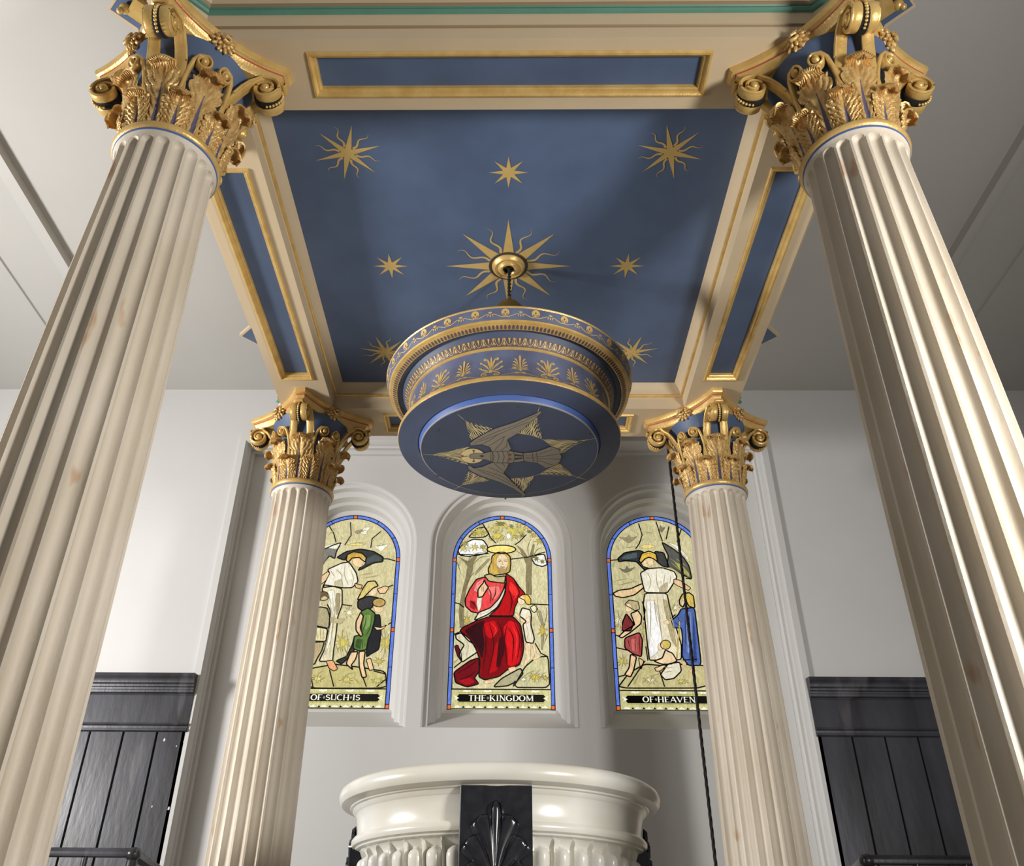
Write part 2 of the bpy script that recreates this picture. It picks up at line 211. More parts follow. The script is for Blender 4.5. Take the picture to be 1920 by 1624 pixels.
CY, S = 3.572, 1.317            # centre of the canopy, half spacing of the columns
Z_SOF, Z_CEIL = HC+3.226, HC+3.40
YW, YR, YG = 6.0, 6.16, 6.45     # wall, recess wall, glass
Z_ROOM = HC+4.29
GLASS_MID=[((132,122,90),0,[-0.32,0.621,-0.334,0.761,-0.315,0.904,-0.286,1.051,-0.273,1.138,-0.327,1.201,-0.357,1.22,-0.268,1.176,-0.246,1.207,-0.205,1.227,-0.205,1.208,-0.228,1.176,-0.234,1.101,-0.264,1.002,-0.286,0.904,-0.297,0.761,-0.285,0.621]),((150,142,112),0,[-0.203,1.101,-0.106,1.208,-0.094,1.195,-0.219,1.051]),((132,122,90),0,[0.193,0.895,0.189,1.028,0.196,1.165,0.139,1.292,0.115,1.324,0.162,1.292,0.214,1.203,0.25,1.331,0.265,1.331,0.24,1.178,0.234,1.004,0.236,0.895]),((150,142,112),0,[0.298,0.453,0.313,0.624,0.282,0.764,0.304,0.764,0.33,0.636,0.315,0.453]),((238,238,232),1,[-0.359,1.277,-0.319,1.329,-0.238,1.374,-0.155,1.368,-0.119,1.316,-0.118,1.252,-0.188,1.233,-0.269,1.22,-0.34,1.232]),((205,200,150),1,[-0.274,1.394,-0.205,1.472,-0.146,1.486,-0.109,1.42,-0.144,1.394,-0.227,1.387]),((236,236,228),1,[0.237,1.203,0.278,1.235,0.342,1.242,0.363,1.153,0.323,1.135,0.265,1.153]),((205,192,92),0,[-0.038,1.473,-0.033,1.426,0.014,1.458,-0.019,1.417,0.005,1.413,-0.016,1.396,0.001,1.368,-0.03,1.392,-0.04,1.338,-0.044,1.388,-0.094,1.357,-0.059,1.398,-0.085,1.403,-0.061,1.42,-0.079,1.452,-0.046,1.424]),((205,192,92),0,[0.078,1.504,0.095,1.469,0.13,1.493,0.099,1.451,0.158,1.433,0.102,1.431,0.119,1.405,0.089,1.412,0.081,1.373,0.075,1.421,0.026,1.387,0.06,1.431,0.036,1.435,0.057,1.452,0.039,1.481,0.072,1.471]),((120,114,66),0,[0.323,1.207,0.327,1.186,0.353,1.198,0.334,1.181,0.363,1.166,0.333,1.171,0.336,1.157,0.322,1.165,0.309,1.151,0.316,1.172,0.285,1.173,0.312,1.181,0.303,1.19,0.318,1.19]),((120,114,66),0,[0.275,1.23,0.285,1.216,0.305,1.224,0.287,1.207,0.317,1.193,0.288,1.197,0.292,1.162,0.277,1.19,0.265,1.177,0.263,1.195,0.241,1.196,0.266,1.205,0.245,1.231,0.272,1.215]),((222,214,160),0,[-0.275,1.328,-0.272,1.301,-0.259,1.307,-0.263,1.292,-0.246,1.285,-0.269,1.285,-0.261,1.258,-0.276,1.28,-0.299,1.256,-0.287,1.283,-0.304,1.282,-0.292,1.294,-0.304,1.31,-0.283,1.298]),((196,184,96),0,[-0.215,1.348,-0.213,1.315,-0.197,1.323,-0.202,1.306,-0.182,1.296,-0.209,1.298,-0.201,1.266,-0.218,1.291,-0.245,1.263,-0.231,1.294,-0.25,1.294,-0.236,1.308,-0.25,1.327,-0.225,1.313]),((206,194,104),0,[-0.139,1.31,-0.138,1.287,-0.126,1.292,-0.13,1.28,-0.116,1.273,-0.135,1.274,-0.13,1.251,-0.142,1.269,-0.148,1.261,-0.151,1.272,-0.165,1.272,-0.154,1.282,-0.165,1.295,-0.147,1.285]),((196,184,96),0,[-0.003,1.409,0.001,1.389,0.026,1.4,0.008,1.384,0.019,1.38,0.007,1.374,0.01,1.36,-0.004,1.369,-0.017,1.355,-0.009,1.376,-0.039,1.377,-0.013,1.384,-0.022,1.394,-0.007,1.393]),((196,184,96),0,[0.137,1.539,0.147,1.526,0.165,1.535,0.157,1.515,0.178,1.504,0.15,1.507,0.156,1.472,0.14,1.5,0.129,1.487,0.126,1.505,0.105,1.505,0.129,1.515,0.108,1.54,0.134,1.524]),((206,194,104),0,[-0.317,1.325,-0.314,1.3,-0.302,1.305,-0.305,1.292,-0.289,1.285,-0.307,1.28,-0.303,1.261,-0.317,1.28,-0.338,1.258,-0.327,1.283,-0.342,1.282,-0.332,1.294,-0.343,1.307,-0.323,1.297]),((176,166,84),0,[0.305,1.396,0.308,1.368,0.344,1.382,0.318,1.36,0.334,1.353,0.316,1.346,0.32,1.326,0.305,1.347,0.282,1.32,0.293,1.349,0.252,1.351,0.288,1.361,0.276,1.375,0.297,1.373]),((176,166,84),0,[0.256,1.433,0.265,1.42,0.282,1.427,0.266,1.412,0.292,1.399,0.266,1.402,0.269,1.39,0.256,1.397,0.245,1.384,0.251,1.403,0.224,1.403,0.247,1.41,0.23,1.435,0.252,1.419]),((206,194,104),0,[0.2,1.523,0.203,1.497,0.235,1.51,0.212,1.49,0.226,1.484,0.21,1.478,0.214,1.459,0.2,1.478,0.179,1.455,0.19,1.48,0.176,1.479,0.186,1.491,0.174,1.504,0.194,1.501]),((120,114,66),0,[0.166,1.448,0.168,1.419,0.181,1.426,0.177,1.411,0.194,1.403,0.174,1.397,0.178,1.376,0.163,1.398,0.14,1.373,0.152,1.401,0.136,1.4,0.148,1.413,0.136,1.428,0.157,1.417]),((176,166,84),0,[0.113,1.416,0.121,1.405,0.136,1.412,0.13,1.397,0.147,1.388,0.123,1.39,0.128,1.362,0.115,1.384,0.107,1.374,0.105,1.388,0.087,1.389,0.107,1.396,0.09,1.417,0.111,1.404]),((120,114,66),0,[0.072,1.516,0.081,1.504,0.097,1.511,0.083,1.496,0.108,1.485,0.083,1.488,0.087,1.458,0.074,1.482,0.064,1.47,0.063,1.486,0.043,1.487,0.065,1.495,0.047,1.517,0.069,1.503]),((196,184,96),0,[0.023,1.538,0.026,1.505,0.041,1.513,0.037,1.496,0.056,1.488,0.034,1.481,0.039,1.457,0.022,1.481,-0.004,1.453,0.009,1.484,-0.009,1.484,0.004,1.498,-0.01,1.515,0.015,1.502]),((206,194,104),0,[-0.093,1.402,-0.085,1.391,-0.07,1.398,-0.083,1.384,-0.06,1.373,-0.083,1.376,-0.08,1.366,-0.091,1.371,-0.1,1.36,-0.102,1.375,-0.119,1.375,-0.1,1.382,-0.116,1.403,-0.095,1.39]),((206,194,104),0,[-0.109,1.495,-0.105,1.469,-0.074,1.482,-0.097,1.462,-0.082,1.456,-0.098,1.45,-0.094,1.432,-0.108,1.45,-0.128,1.427,-0.118,1.452,-0.132,1.452,-0.123,1.463,-0.134,1.476,-0.115,1.474]),((176,166,84),0,[-0.156,1.461,-0.152,1.436,-0.121,1.448,-0.144,1.429,-0.129,1.423,-0.146,1.417,-0.142,1.399,-0.155,1.417,-0.175,1.395,-0.165,1.42,-0.179,1.419,-0.169,1.43,-0.181,1.443,-0.162,1.44]),((176,166,84),0,[-0.231,1.445,-0.22,1.432,-0.203,1.44,-0.21,1.422,-0.189,1.411,-0.217,1.414,-0.211,1.38,-0.227,1.407,-0.237,1.394,-0.24,1.412,-0.261,1.412,-0.238,1.421,-0.259,1.446,-0.233,1.43]),((196,184,100),0,[-0.196,1.483,-0.183,1.46,-0.159,1.477,-0.18,1.447,-0.137,1.436,-0.176,1.433,-0.165,1.416,-0.185,1.419,-0.189,1.393,-0.203,1.418,-0.228,1.401,-0.206,1.432,-0.251,1.446,-0.209,1.447,-0.222,1.467,-0.199,1.461]),((196,184,100),0,[-0.049,1.524,-0.046,1.488,-0.009,1.511,-0.035,1.48,-0.016,1.476,-0.034,1.464,-0.02,1.441,-0.044,1.461,-0.053,1.419,-0.056,1.458,-0.069,1.447,-0.066,1.466,-0.088,1.471,-0.068,1.484,-0.082,1.509,-0.056,1.487]),((196,184,100),0,[0.154,1.513,0.157,1.471,0.199,1.497,0.169,1.462,0.191,1.457,0.17,1.443,0.185,1.417,0.158,1.44,0.147,1.392,0.145,1.437,0.129,1.424,0.133,1.447,0.108,1.452,0.132,1.466,0.116,1.496,0.145,1.47]),((240,238,225),0,[0.047,1.437,0.058,1.419,0.078,1.433,0.061,1.408,0.097,1.4,0.064,1.396,0.084,1.355,0.057,1.385,0.053,1.363,0.042,1.383,0.021,1.368,0.039,1.395,0.001,1.405,0.037,1.407,0.027,1.422,0.045,1.419]),((120,112,60),0,[-0.019,1.533,-0.003,1.528,0.015,1.532,0.017,1.518,0.039,1.513,0.007,1.509,0.025,1.486,-0.005,1.499,-0.011,1.491,-0.029,1.497,-0.048,1.493,-0.033,1.507,-0.072,1.514,-0.038,1.518,-0.056,1.542,-0.025,1.528]),((120,112,60),0,[0.22,1.456,0.23,1.452,0.241,1.455,0.242,1.445,0.256,1.441,0.236,1.438,0.247,1.421,0.228,1.431,0.224,1.425,0.213,1.43,0.201,1.427,0.211,1.437,0.186,1.442,0.208,1.445,0.197,1.463,0.216,1.453]),((160,150,80),0,[-0.301,1.359,-0.297,1.338,-0.267,1.351,-0.287,1.333,-0.272,1.33,-0.285,1.322,-0.276,1.309,-0.296,1.32,-0.304,1.297,-0.307,1.318,-0.317,1.313,-0.317,1.324,-0.334,1.327,-0.318,1.336,-0.328,1.35,-0.308,1.338]),((160,150,80),0,[-0.154,1.332,-0.15,1.313,-0.122,1.325,-0.141,1.308,-0.127,1.306,-0.139,1.298,-0.13,1.286,-0.149,1.296,-0.155,1.273,-0.159,1.294,-0.189,1.282,-0.169,1.299,-0.184,1.302,-0.17,1.31,-0.18,1.323,-0.16,1.312]),((236,216,125),1,[0.112,1.282,0.103,1.267,0.077,1.255,0.04,1.247,-0.005,1.244,-0.05,1.247,-0.088,1.254,-0.113,1.266,-0.122,1.281,-0.114,1.295,-0.088,1.307,-0.05,1.315,-0.006,1.318,0.039,1.316,0.077,1.308,0.103,1.296]),((198,166,82),1,[-0.104,1.07,-0.11,1.108,-0.085,1.17,-0.081,1.221,-0.037,1.255,0.022,1.256,0.066,1.218,0.071,1.152,0.064,1.087,0.028,1.067,-0.035,1.058,-0.081,1.052]),((228,206,168),0,[0.049,1.167,0.042,1.129,0.025,1.102,0.002,1.092,-0.022,1.102,-0.04,1.129,-0.046,1.167,-0.04,1.205,-0.023,1.233,0.001,1.243,0.025,1.233,0.042,1.205]),((172,146,92),0,[-0.043,1.139,-0.024,1.079,-0.001,1.062,0.028,1.077,0.048,1.133,0.028,1.108,0.001,1.117,-0.018,1.114]),((110,90,60),0,[-0.028,1.179,-0.004,1.184,-0.004,1.176,-0.026,1.172]),((110,90,60),0,[0.016,1.183,0.041,1.18,0.038,1.172,0.017,1.176]),((150,110,80),0,[-0.013,1.129,0.022,1.128,0.02,1.122,-0.01,1.123]),((222,70,72),1,[-0.138,1.039,-0.201,1.02,-0.251,0.941,-0.285,0.856,-0.283,0.796,-0.235,0.749,-0.178,0.738,-0.1,0.762,-0.044,0.81,0.0,0.894,0.025,0.979,0.023,1.003,-0.08,1.003]),((242,150,142),0,[-0.2,0.99,-0.144,1.024,-0.135,0.953,-0.181,0.905,-0.221,0.923]),((240,120,115),0,[-0.114,0.954,-0.023,0.966,-0.011,0.906,-0.056,0.845,-0.102,0.893]),((150,30,35),0,[-0.248,0.844,-0.203,0.833,-0.207,0.761,-0.247,0.785]),((184,170,122),1,[-0.141,1.052,-0.103,1.002,0.023,0.986,0.029,1.05,-0.046,1.04,-0.093,1.067]),((178,18,24),1,[0.032,1.071,0.091,1.028,0.137,0.955,0.186,0.895,0.136,0.858,0.102,0.787,0.091,0.716,-0.099,0.715,-0.022,0.786,0.023,0.906,0.036,0.991]),((225,45,45),0,[0.063,1.003,0.103,0.967,0.136,0.894,0.091,0.882,0.057,0.93]),((222,216,196),1,[0.028,0.966,0.029,0.906,-0.033,0.786,-0.111,0.724,-0.213,0.677,-0.178,0.744,-0.089,0.78,-0.022,0.857]),((226,192,152),1,[-0.186,0.866,-0.188,0.929,-0.166,0.965,-0.149,0.984,-0.138,1.015,-0.126,0.978,-0.105,0.954,-0.134,0.903,-0.152,0.871]),((225,220,200),0,[-0.192,0.866,-0.153,0.878,-0.162,0.785,-0.178,0.747,-0.197,0.809]),((122,8,16),1,[-0.199,0.673,-0.099,0.709,0.091,0.71,0.146,0.646,0.162,0.554,0.169,0.464,0.158,0.397,0.134,0.33,0.047,0.297,-0.018,0.242,-0.125,0.217,-0.168,0.241,-0.16,0.362,-0.195,0.462,-0.24,0.529,-0.319,0.592,-0.298,0.621]),((205,20,26),0,[0.013,0.622,0.057,0.681,0.113,0.658,0.146,0.577,0.152,0.464,0.134,0.352,0.079,0.319,0.047,0.33,0.047,0.441,0.024,0.531]),((188,14,20),0,[-0.132,0.656,-0.054,0.68,-0.02,0.599,-0.086,0.53,-0.131,0.576]),((170,12,20),0,[-0.052,0.485,0.002,0.531,0.014,0.396,-0.039,0.285,-0.093,0.263]),((48,10,16),0,[-0.199,0.656,-0.132,0.68,-0.144,0.598,-0.129,0.485,-0.144,0.373,-0.184,0.462,-0.229,0.529,-0.286,0.598]),((60,8,14),0,[-0.02,0.531,0.013,0.565,0.025,0.441,-0.018,0.307,-0.04,0.318]),((112,10,22),1,[-0.355,0.272,-0.236,0.361,-0.171,0.384,-0.163,0.285,-0.2,0.23,-0.165,0.187,-0.252,0.163,-0.339,0.195]),((165,15,28),0,[-0.318,0.208,-0.233,0.235,-0.194,0.203,-0.253,0.174]),((96,14,30),1,[-0.357,0.472,-0.332,0.483,-0.303,0.416,-0.295,0.35,-0.33,0.394]),((216,210,180),1,[-0.352,0.563,-0.308,0.577,-0.256,0.518,-0.217,0.495,-0.181,0.428,-0.237,0.389,-0.296,0.347,-0.319,0.416,-0.281,0.484,-0.345,0.529]),((226,196,158),0,[0.052,0.308,0.101,0.319,0.118,0.286,0.09,0.269,0.058,0.275]),((226,196,158),0,[-0.13,0.209,-0.06,0.22,-0.047,0.198,-0.124,0.185]),((168,162,128),1,[-0.06,0.164,0.004,0.229,0.144,0.308,0.163,0.265,0.117,0.208,0.047,0.173]),((196,190,145),1,[0.09,0.161,0.177,0.317,0.265,0.392,0.352,0.398,0.359,0.162]),((205,182,64),0,[0.25,0.27,0.261,0.251,0.29,0.268,0.264,0.244,0.322,0.248,0.27,0.238,0.296,0.232,0.268,0.23,0.284,0.211,0.257,0.23,0.247,0.198,0.246,0.228,0.232,0.217,0.235,0.231,0.204,0.227,0.229,0.239,0.195,0.25,0.238,0.243,0.216,0.274,0.246,0.249]),((190,170,70),0,[0.33,0.261,0.33,0.24,0.34,0.248,0.337,0.237,0.356,0.238,0.339,0.231,0.357,0.22,0.333,0.229,0.336,0.205,0.326,0.226,0.319,0.215,0.318,0.227,0.299,0.221,0.318,0.232,0.29,0.239,0.318,0.236,0.303,0.259,0.323,0.241]),((235,232,220),0,[0.167,0.243,0.168,0.229,0.191,0.239,0.176,0.226,0.188,0.226,0.179,0.219,0.19,0.212,0.172,0.217,0.174,0.199,0.165,0.213,0.16,0.207,0.156,0.214,0.144,0.212,0.15,0.221,0.135,0.225,0.156,0.225,0.145,0.242,0.161,0.229]),((200,178,70),0,[-0.268,0.72,-0.264,0.691,-0.241,0.714,-0.257,0.687,-0.244,0.688,-0.253,0.675,-0.24,0.662,-0.257,0.663,-0.254,0.637,-0.265,0.666,-0.282,0.632,-0.274,0.667,-0.287,0.66,-0.28,0.677,-0.298,0.685,-0.275,0.684,-0.29,0.716,-0.271,0.692]),((190,168,80),0,[0.311,0.658,0.319,0.626,0.337,0.656,0.32,0.612,0.356,0.612,0.324,0.598,0.352,0.544,0.32,0.582,0.324,0.544,0.31,0.573,0.297,0.531,0.306,0.585,0.269,0.563,0.3,0.597,0.283,0.605,0.301,0.615,0.289,0.651,0.308,0.617]),((222,186,80),1,[0.136,0.868,0.159,0.888,0.204,0.889,0.229,0.847,0.224,0.805,0.192,0.811,0.176,0.846,0.148,0.858]),((234,212,172),0,[0.183,0.842,0.179,0.823,0.168,0.81,0.154,0.805,0.14,0.81,0.13,0.823,0.126,0.841,0.13,0.86,0.14,0.874,0.155,0.879,0.169,0.874,0.179,0.86]),((226,216,192),1,[0.158,0.781,0.22,0.764,0.231,0.717,0.224,0.647,0.251,0.532,0.239,0.496,0.184,0.507,0.163,0.646,0.191,0.67,0.136,0.716]),((232,204,162),0,[0.104,0.745,0.136,0.716,0.18,0.691,0.225,0.717,0.219,0.668,0.18,0.65,0.135,0.679,0.104,0.716]),((226,220,182),1,[0.22,0.785,0.254,0.805,0.282,0.77,0.253,0.74,0.237,0.752]),((230,204,164),0,[0.178,0.498,0.222,0.498,0.215,0.375,0.177,0.317,0.166,0.33,0.188,0.397]),((230,204,164),0,[0.228,0.498,0.252,0.487,0.265,0.42,0.3,0.398,0.264,0.373,0.226,0.369,0.254,0.397])]
GLASS_LEFT=[((188,178,118),1,[-0.222,0.151,-0.219,0.299,-0.037,0.333,0.15,0.312,0.348,0.28,0.371,0.155]),((205,190,90),0,[-0.006,0.611,0.002,0.524,0.019,0.56,0.015,0.516,0.056,0.53,0.023,0.497,0.073,0.468,0.014,0.489,0.053,0.402,0.008,0.477,0.012,0.427,-0.006,0.475,-0.032,0.428,-0.01,0.488,-0.075,0.474,-0.018,0.5,-0.05,0.513,-0.018,0.517,-0.045,0.564,-0.008,0.531]),((200,186,90),0,[0.321,0.575,0.335,0.53,0.355,0.577,0.347,0.519,0.39,0.533,0.345,0.504,0.402,0.454,0.345,0.487,0.366,0.444,0.337,0.474,0.339,0.408,0.33,0.483,0.294,0.417,0.32,0.488,0.295,0.474,0.314,0.504,0.279,0.525,0.315,0.524,0.289,0.587,0.324,0.523]),((205,192,110),0,[0.064,0.258,0.067,0.23,0.081,0.24,0.08,0.226,0.108,0.229,0.077,0.22,0.119,0.206,0.077,0.213,0.099,0.183,0.069,0.206,0.067,0.191,0.053,0.205,0.032,0.192,0.05,0.212,0.001,0.209,0.042,0.218,0.022,0.223,0.044,0.227,0.029,0.242,0.055,0.227]),((215,205,130),0,[-0.159,0.25,-0.153,0.231,-0.124,0.248,-0.143,0.229,-0.094,0.23,-0.136,0.222,-0.114,0.217,-0.138,0.214,-0.123,0.199,-0.148,0.214,-0.155,0.188,-0.159,0.213,-0.171,0.204,-0.171,0.216,-0.196,0.213,-0.168,0.222,-0.206,0.233,-0.169,0.228,-0.189,0.254,-0.162,0.233]),((190,200,110),0,[0.289,0.228,0.301,0.22,0.316,0.228,0.315,0.215,0.339,0.214,0.31,0.208,0.339,0.191,0.307,0.201,0.31,0.191,0.294,0.196,0.283,0.186,0.287,0.202,0.252,0.196,0.278,0.207,0.24,0.219,0.277,0.215,0.268,0.225,0.288,0.222]),((200,180,80),0,[0.289,0.39,0.294,0.365,0.321,0.388,0.302,0.363,0.347,0.366,0.308,0.357,0.329,0.35,0.306,0.348,0.321,0.328,0.298,0.349,0.293,0.315,0.29,0.347,0.279,0.334,0.281,0.35,0.257,0.346,0.276,0.359,0.248,0.369,0.282,0.362,0.262,0.395,0.288,0.368]),((228,222,190),0,[0.026,0.792,0.032,0.756,0.064,0.785,0.042,0.752,0.062,0.754,0.046,0.741,0.069,0.724,0.042,0.728,0.05,0.696,0.032,0.731,0.011,0.691,0.022,0.733,0.002,0.722,0.014,0.743,-0.014,0.752,0.019,0.749,-0.005,0.788,0.024,0.757]),((232,228,205),0,[0.02,1.436,0.067,1.442,0.076,1.475,0.141,1.485,0.104,1.436,0.112,1.41,0.07,1.416]),((150,140,110),0,[0.002,1.439,0.066,1.462,0.057,1.426,0.022,1.416]),((232,228,205),0,[0.174,1.306,0.221,1.313,0.23,1.339,0.244,1.313,0.307,1.332,0.258,1.287,0.242,1.261,0.206,1.28]),((225,208,120),0,[-0.051,1.318,0.03,1.338,0.102,1.325,0.033,1.309]),((46,52,52),1,[-0.119,1.206,-0.045,1.26,0.07,1.282,0.178,1.261,0.259,1.211,0.258,1.17,0.187,1.16,0.098,1.107,0.067,1.094,0.085,1.128,0.121,1.172,0.112,1.21,0.038,1.248,-0.031,1.235,-0.049,1.181]),((70,80,80),0,[0.125,1.197,0.192,1.236,0.247,1.204,0.243,1.179,0.185,1.172,0.13,1.147]),((120,118,112),1,[-0.256,1.259,-0.168,1.311,-0.094,1.34,-0.125,1.26,-0.132,1.194,-0.176,1.221,-0.211,1.17,-0.248,1.095]),((228,224,205),0,[-0.243,1.298,-0.181,1.324,-0.07,1.331,-0.129,1.279]),((204,164,72),1,[-0.039,1.181,-0.033,1.232,0.014,1.257,0.086,1.244,0.124,1.204,0.116,1.166,0.066,1.207,0.01,1.203,-0.018,1.165]),((228,198,152),0,[0.014,1.194,0.077,1.21,0.122,1.182,0.113,1.147,0.085,1.124,0.045,1.124,0.012,1.156]),((228,222,202),1,[-0.179,1.101,-0.069,1.158,-0.012,1.165,0.055,1.071,0.076,0.997,0.033,0.946,-0.047,0.945,-0.117,0.957,-0.187,0.969,-0.202,0.945,-0.159,1.07]),((190,182,150),0,[-0.11,0.997,-0.055,1.021,-0.036,0.948,-0.106,0.96]),((214,206,172),1,[-0.207,0.945,-0.117,0.957,-0.044,0.936,-0.03,0.803,-0.054,0.709,-0.052,0.592,-0.057,0.433,-0.055,0.353,-0.16,0.352,-0.127,0.444,-0.11,0.592,-0.117,0.755,-0.174,0.85]),((240,236,218),0,[-0.159,0.923,-0.102,0.923,-0.078,0.756,-0.086,0.523,-0.12,0.388,-0.105,0.592,-0.106,0.755]),((150,140,105),0,[-0.086,0.899,-0.054,0.899,-0.047,0.779,-0.065,0.708]),((226,190,146),1,[-0.232,0.957,-0.232,1.033,-0.177,1.083,-0.155,1.07,-0.18,1.006]),((214,170,128),1,[0.05,0.983,0.114,0.967,0.105,0.934,0.062,0.946]),((96,80,52),1,[-0.14,0.875,-0.144,0.855,-0.16,0.841,-0.183,0.836,-0.208,0.841,-0.227,0.855,-0.236,0.874,-0.232,0.893,-0.216,0.908,-0.192,0.913,-0.168,0.908,-0.149,0.894]),((192,180,140),0,[-0.141,0.834,-0.143,0.813,-0.152,0.799,-0.167,0.793,-0.183,0.798,-0.196,0.813,-0.202,0.833,-0.201,0.854,-0.191,0.869,-0.176,0.874,-0.16,0.869,-0.147,0.854]),((164,154,118),1,[-0.243,0.767,-0.2,0.785,-0.142,0.773,-0.117,0.708,-0.112,0.609,-0.233,0.635]),((182,172,130),0,[-0.135,0.708,-0.042,0.685,0.009,0.691,-0.016,0.648,-0.107,0.659]),((216,206,162),1,[-0.231,0.626,-0.121,0.608,-0.123,0.506,-0.223,0.509]),((176,160,118),1,[-0.222,0.5,-0.134,0.505,-0.147,0.432,-0.173,0.376,-0.188,0.33,-0.217,0.33,-0.222,0.432]),((206,190,118),1,[0.083,0.84,0.124,0.949,0.154,0.998,0.211,1.003,0.24,0.961,0.205,0.947,0.163,0.9,0.132,0.862]),((232,205,162),0,[0.171,0.934,0.234,0.949,0.234,0.898,0.2,0.874,0.163,0.898]),((226,190,146),1,[0.234,0.935,0.295,0.962,0.326,0.947,0.3,0.899,0.254,0.898]),((56,56,58),1,[0.089,0.837,0.165,0.874,0.234,0.865,0.296,0.838,0.215,0.826,0.208,0.778,0.131,0.754,0.095,0.778]),((34,36,42),1,[0.235,0.722,0.271,0.722,0.293,0.594,0.287,0.446,0.228,0.41,0.198,0.387,0.185,0.525,0.201,0.594]),((48,46,46),1,[0.093,0.559,0.081,0.479,0.044,0.389,-0.031,0.355,0.017,0.331,0.101,0.423]),((178,148,86),1,[0.306,0.822,0.301,0.804,0.284,0.791,0.259,0.786,0.234,0.79,0.215,0.803,0.206,0.821,0.211,0.839,0.229,0.852,0.253,0.857,0.279,0.853,0.298,0.84]),((230,202,158),0,[0.216,0.793,0.292,0.795,0.295,0.758,0.268,0.736,0.231,0.748]),((88,120,58),1,[0.12,0.745,0.174,0.778,0.234,0.734,0.235,0.675,0.217,0.571,0.199,0.525,0.193,0.443,0.139,0.432,0.09,0.454,0.089,0.547,0.138,0.559,0.135,0.651]),((120,150,84),0,[0.151,0.721,0.201,0.722,0.208,0.64,0.174,0.593,0.148,0.628]),((54,80,38),0,[0.108,0.524,0.152,0.525,0.148,0.445,0.103,0.462]),((228,194,150),1,[0.121,0.739,0.092,0.663,0.099,0.593,0.139,0.545,0.156,0.559,0.128,0.616,0.146,0.71]),((228,194,150),1,[0.23,0.628,0.288,0.617,0.333,0.641,0.303,0.603,0.257,0.596]),((228,194,150),1,[0.076,0.423,0.13,0.428,0.117,0.367,0.089,0.323,0.105,0.287,0.048,0.333]),((228,194,150),1,[0.137,0.428,0.185,0.434,0.181,0.334,0.213,0.236,0.18,0.227,0.15,0.312]),((222,184,140),1,[0.197,0.367,0.231,0.379,0.263,0.291,0.229,0.282]),((218,160,112),1,[-0.105,0.355,-0.051,0.36,-0.009,0.294,-0.037,0.276,-0.077,0.3])]
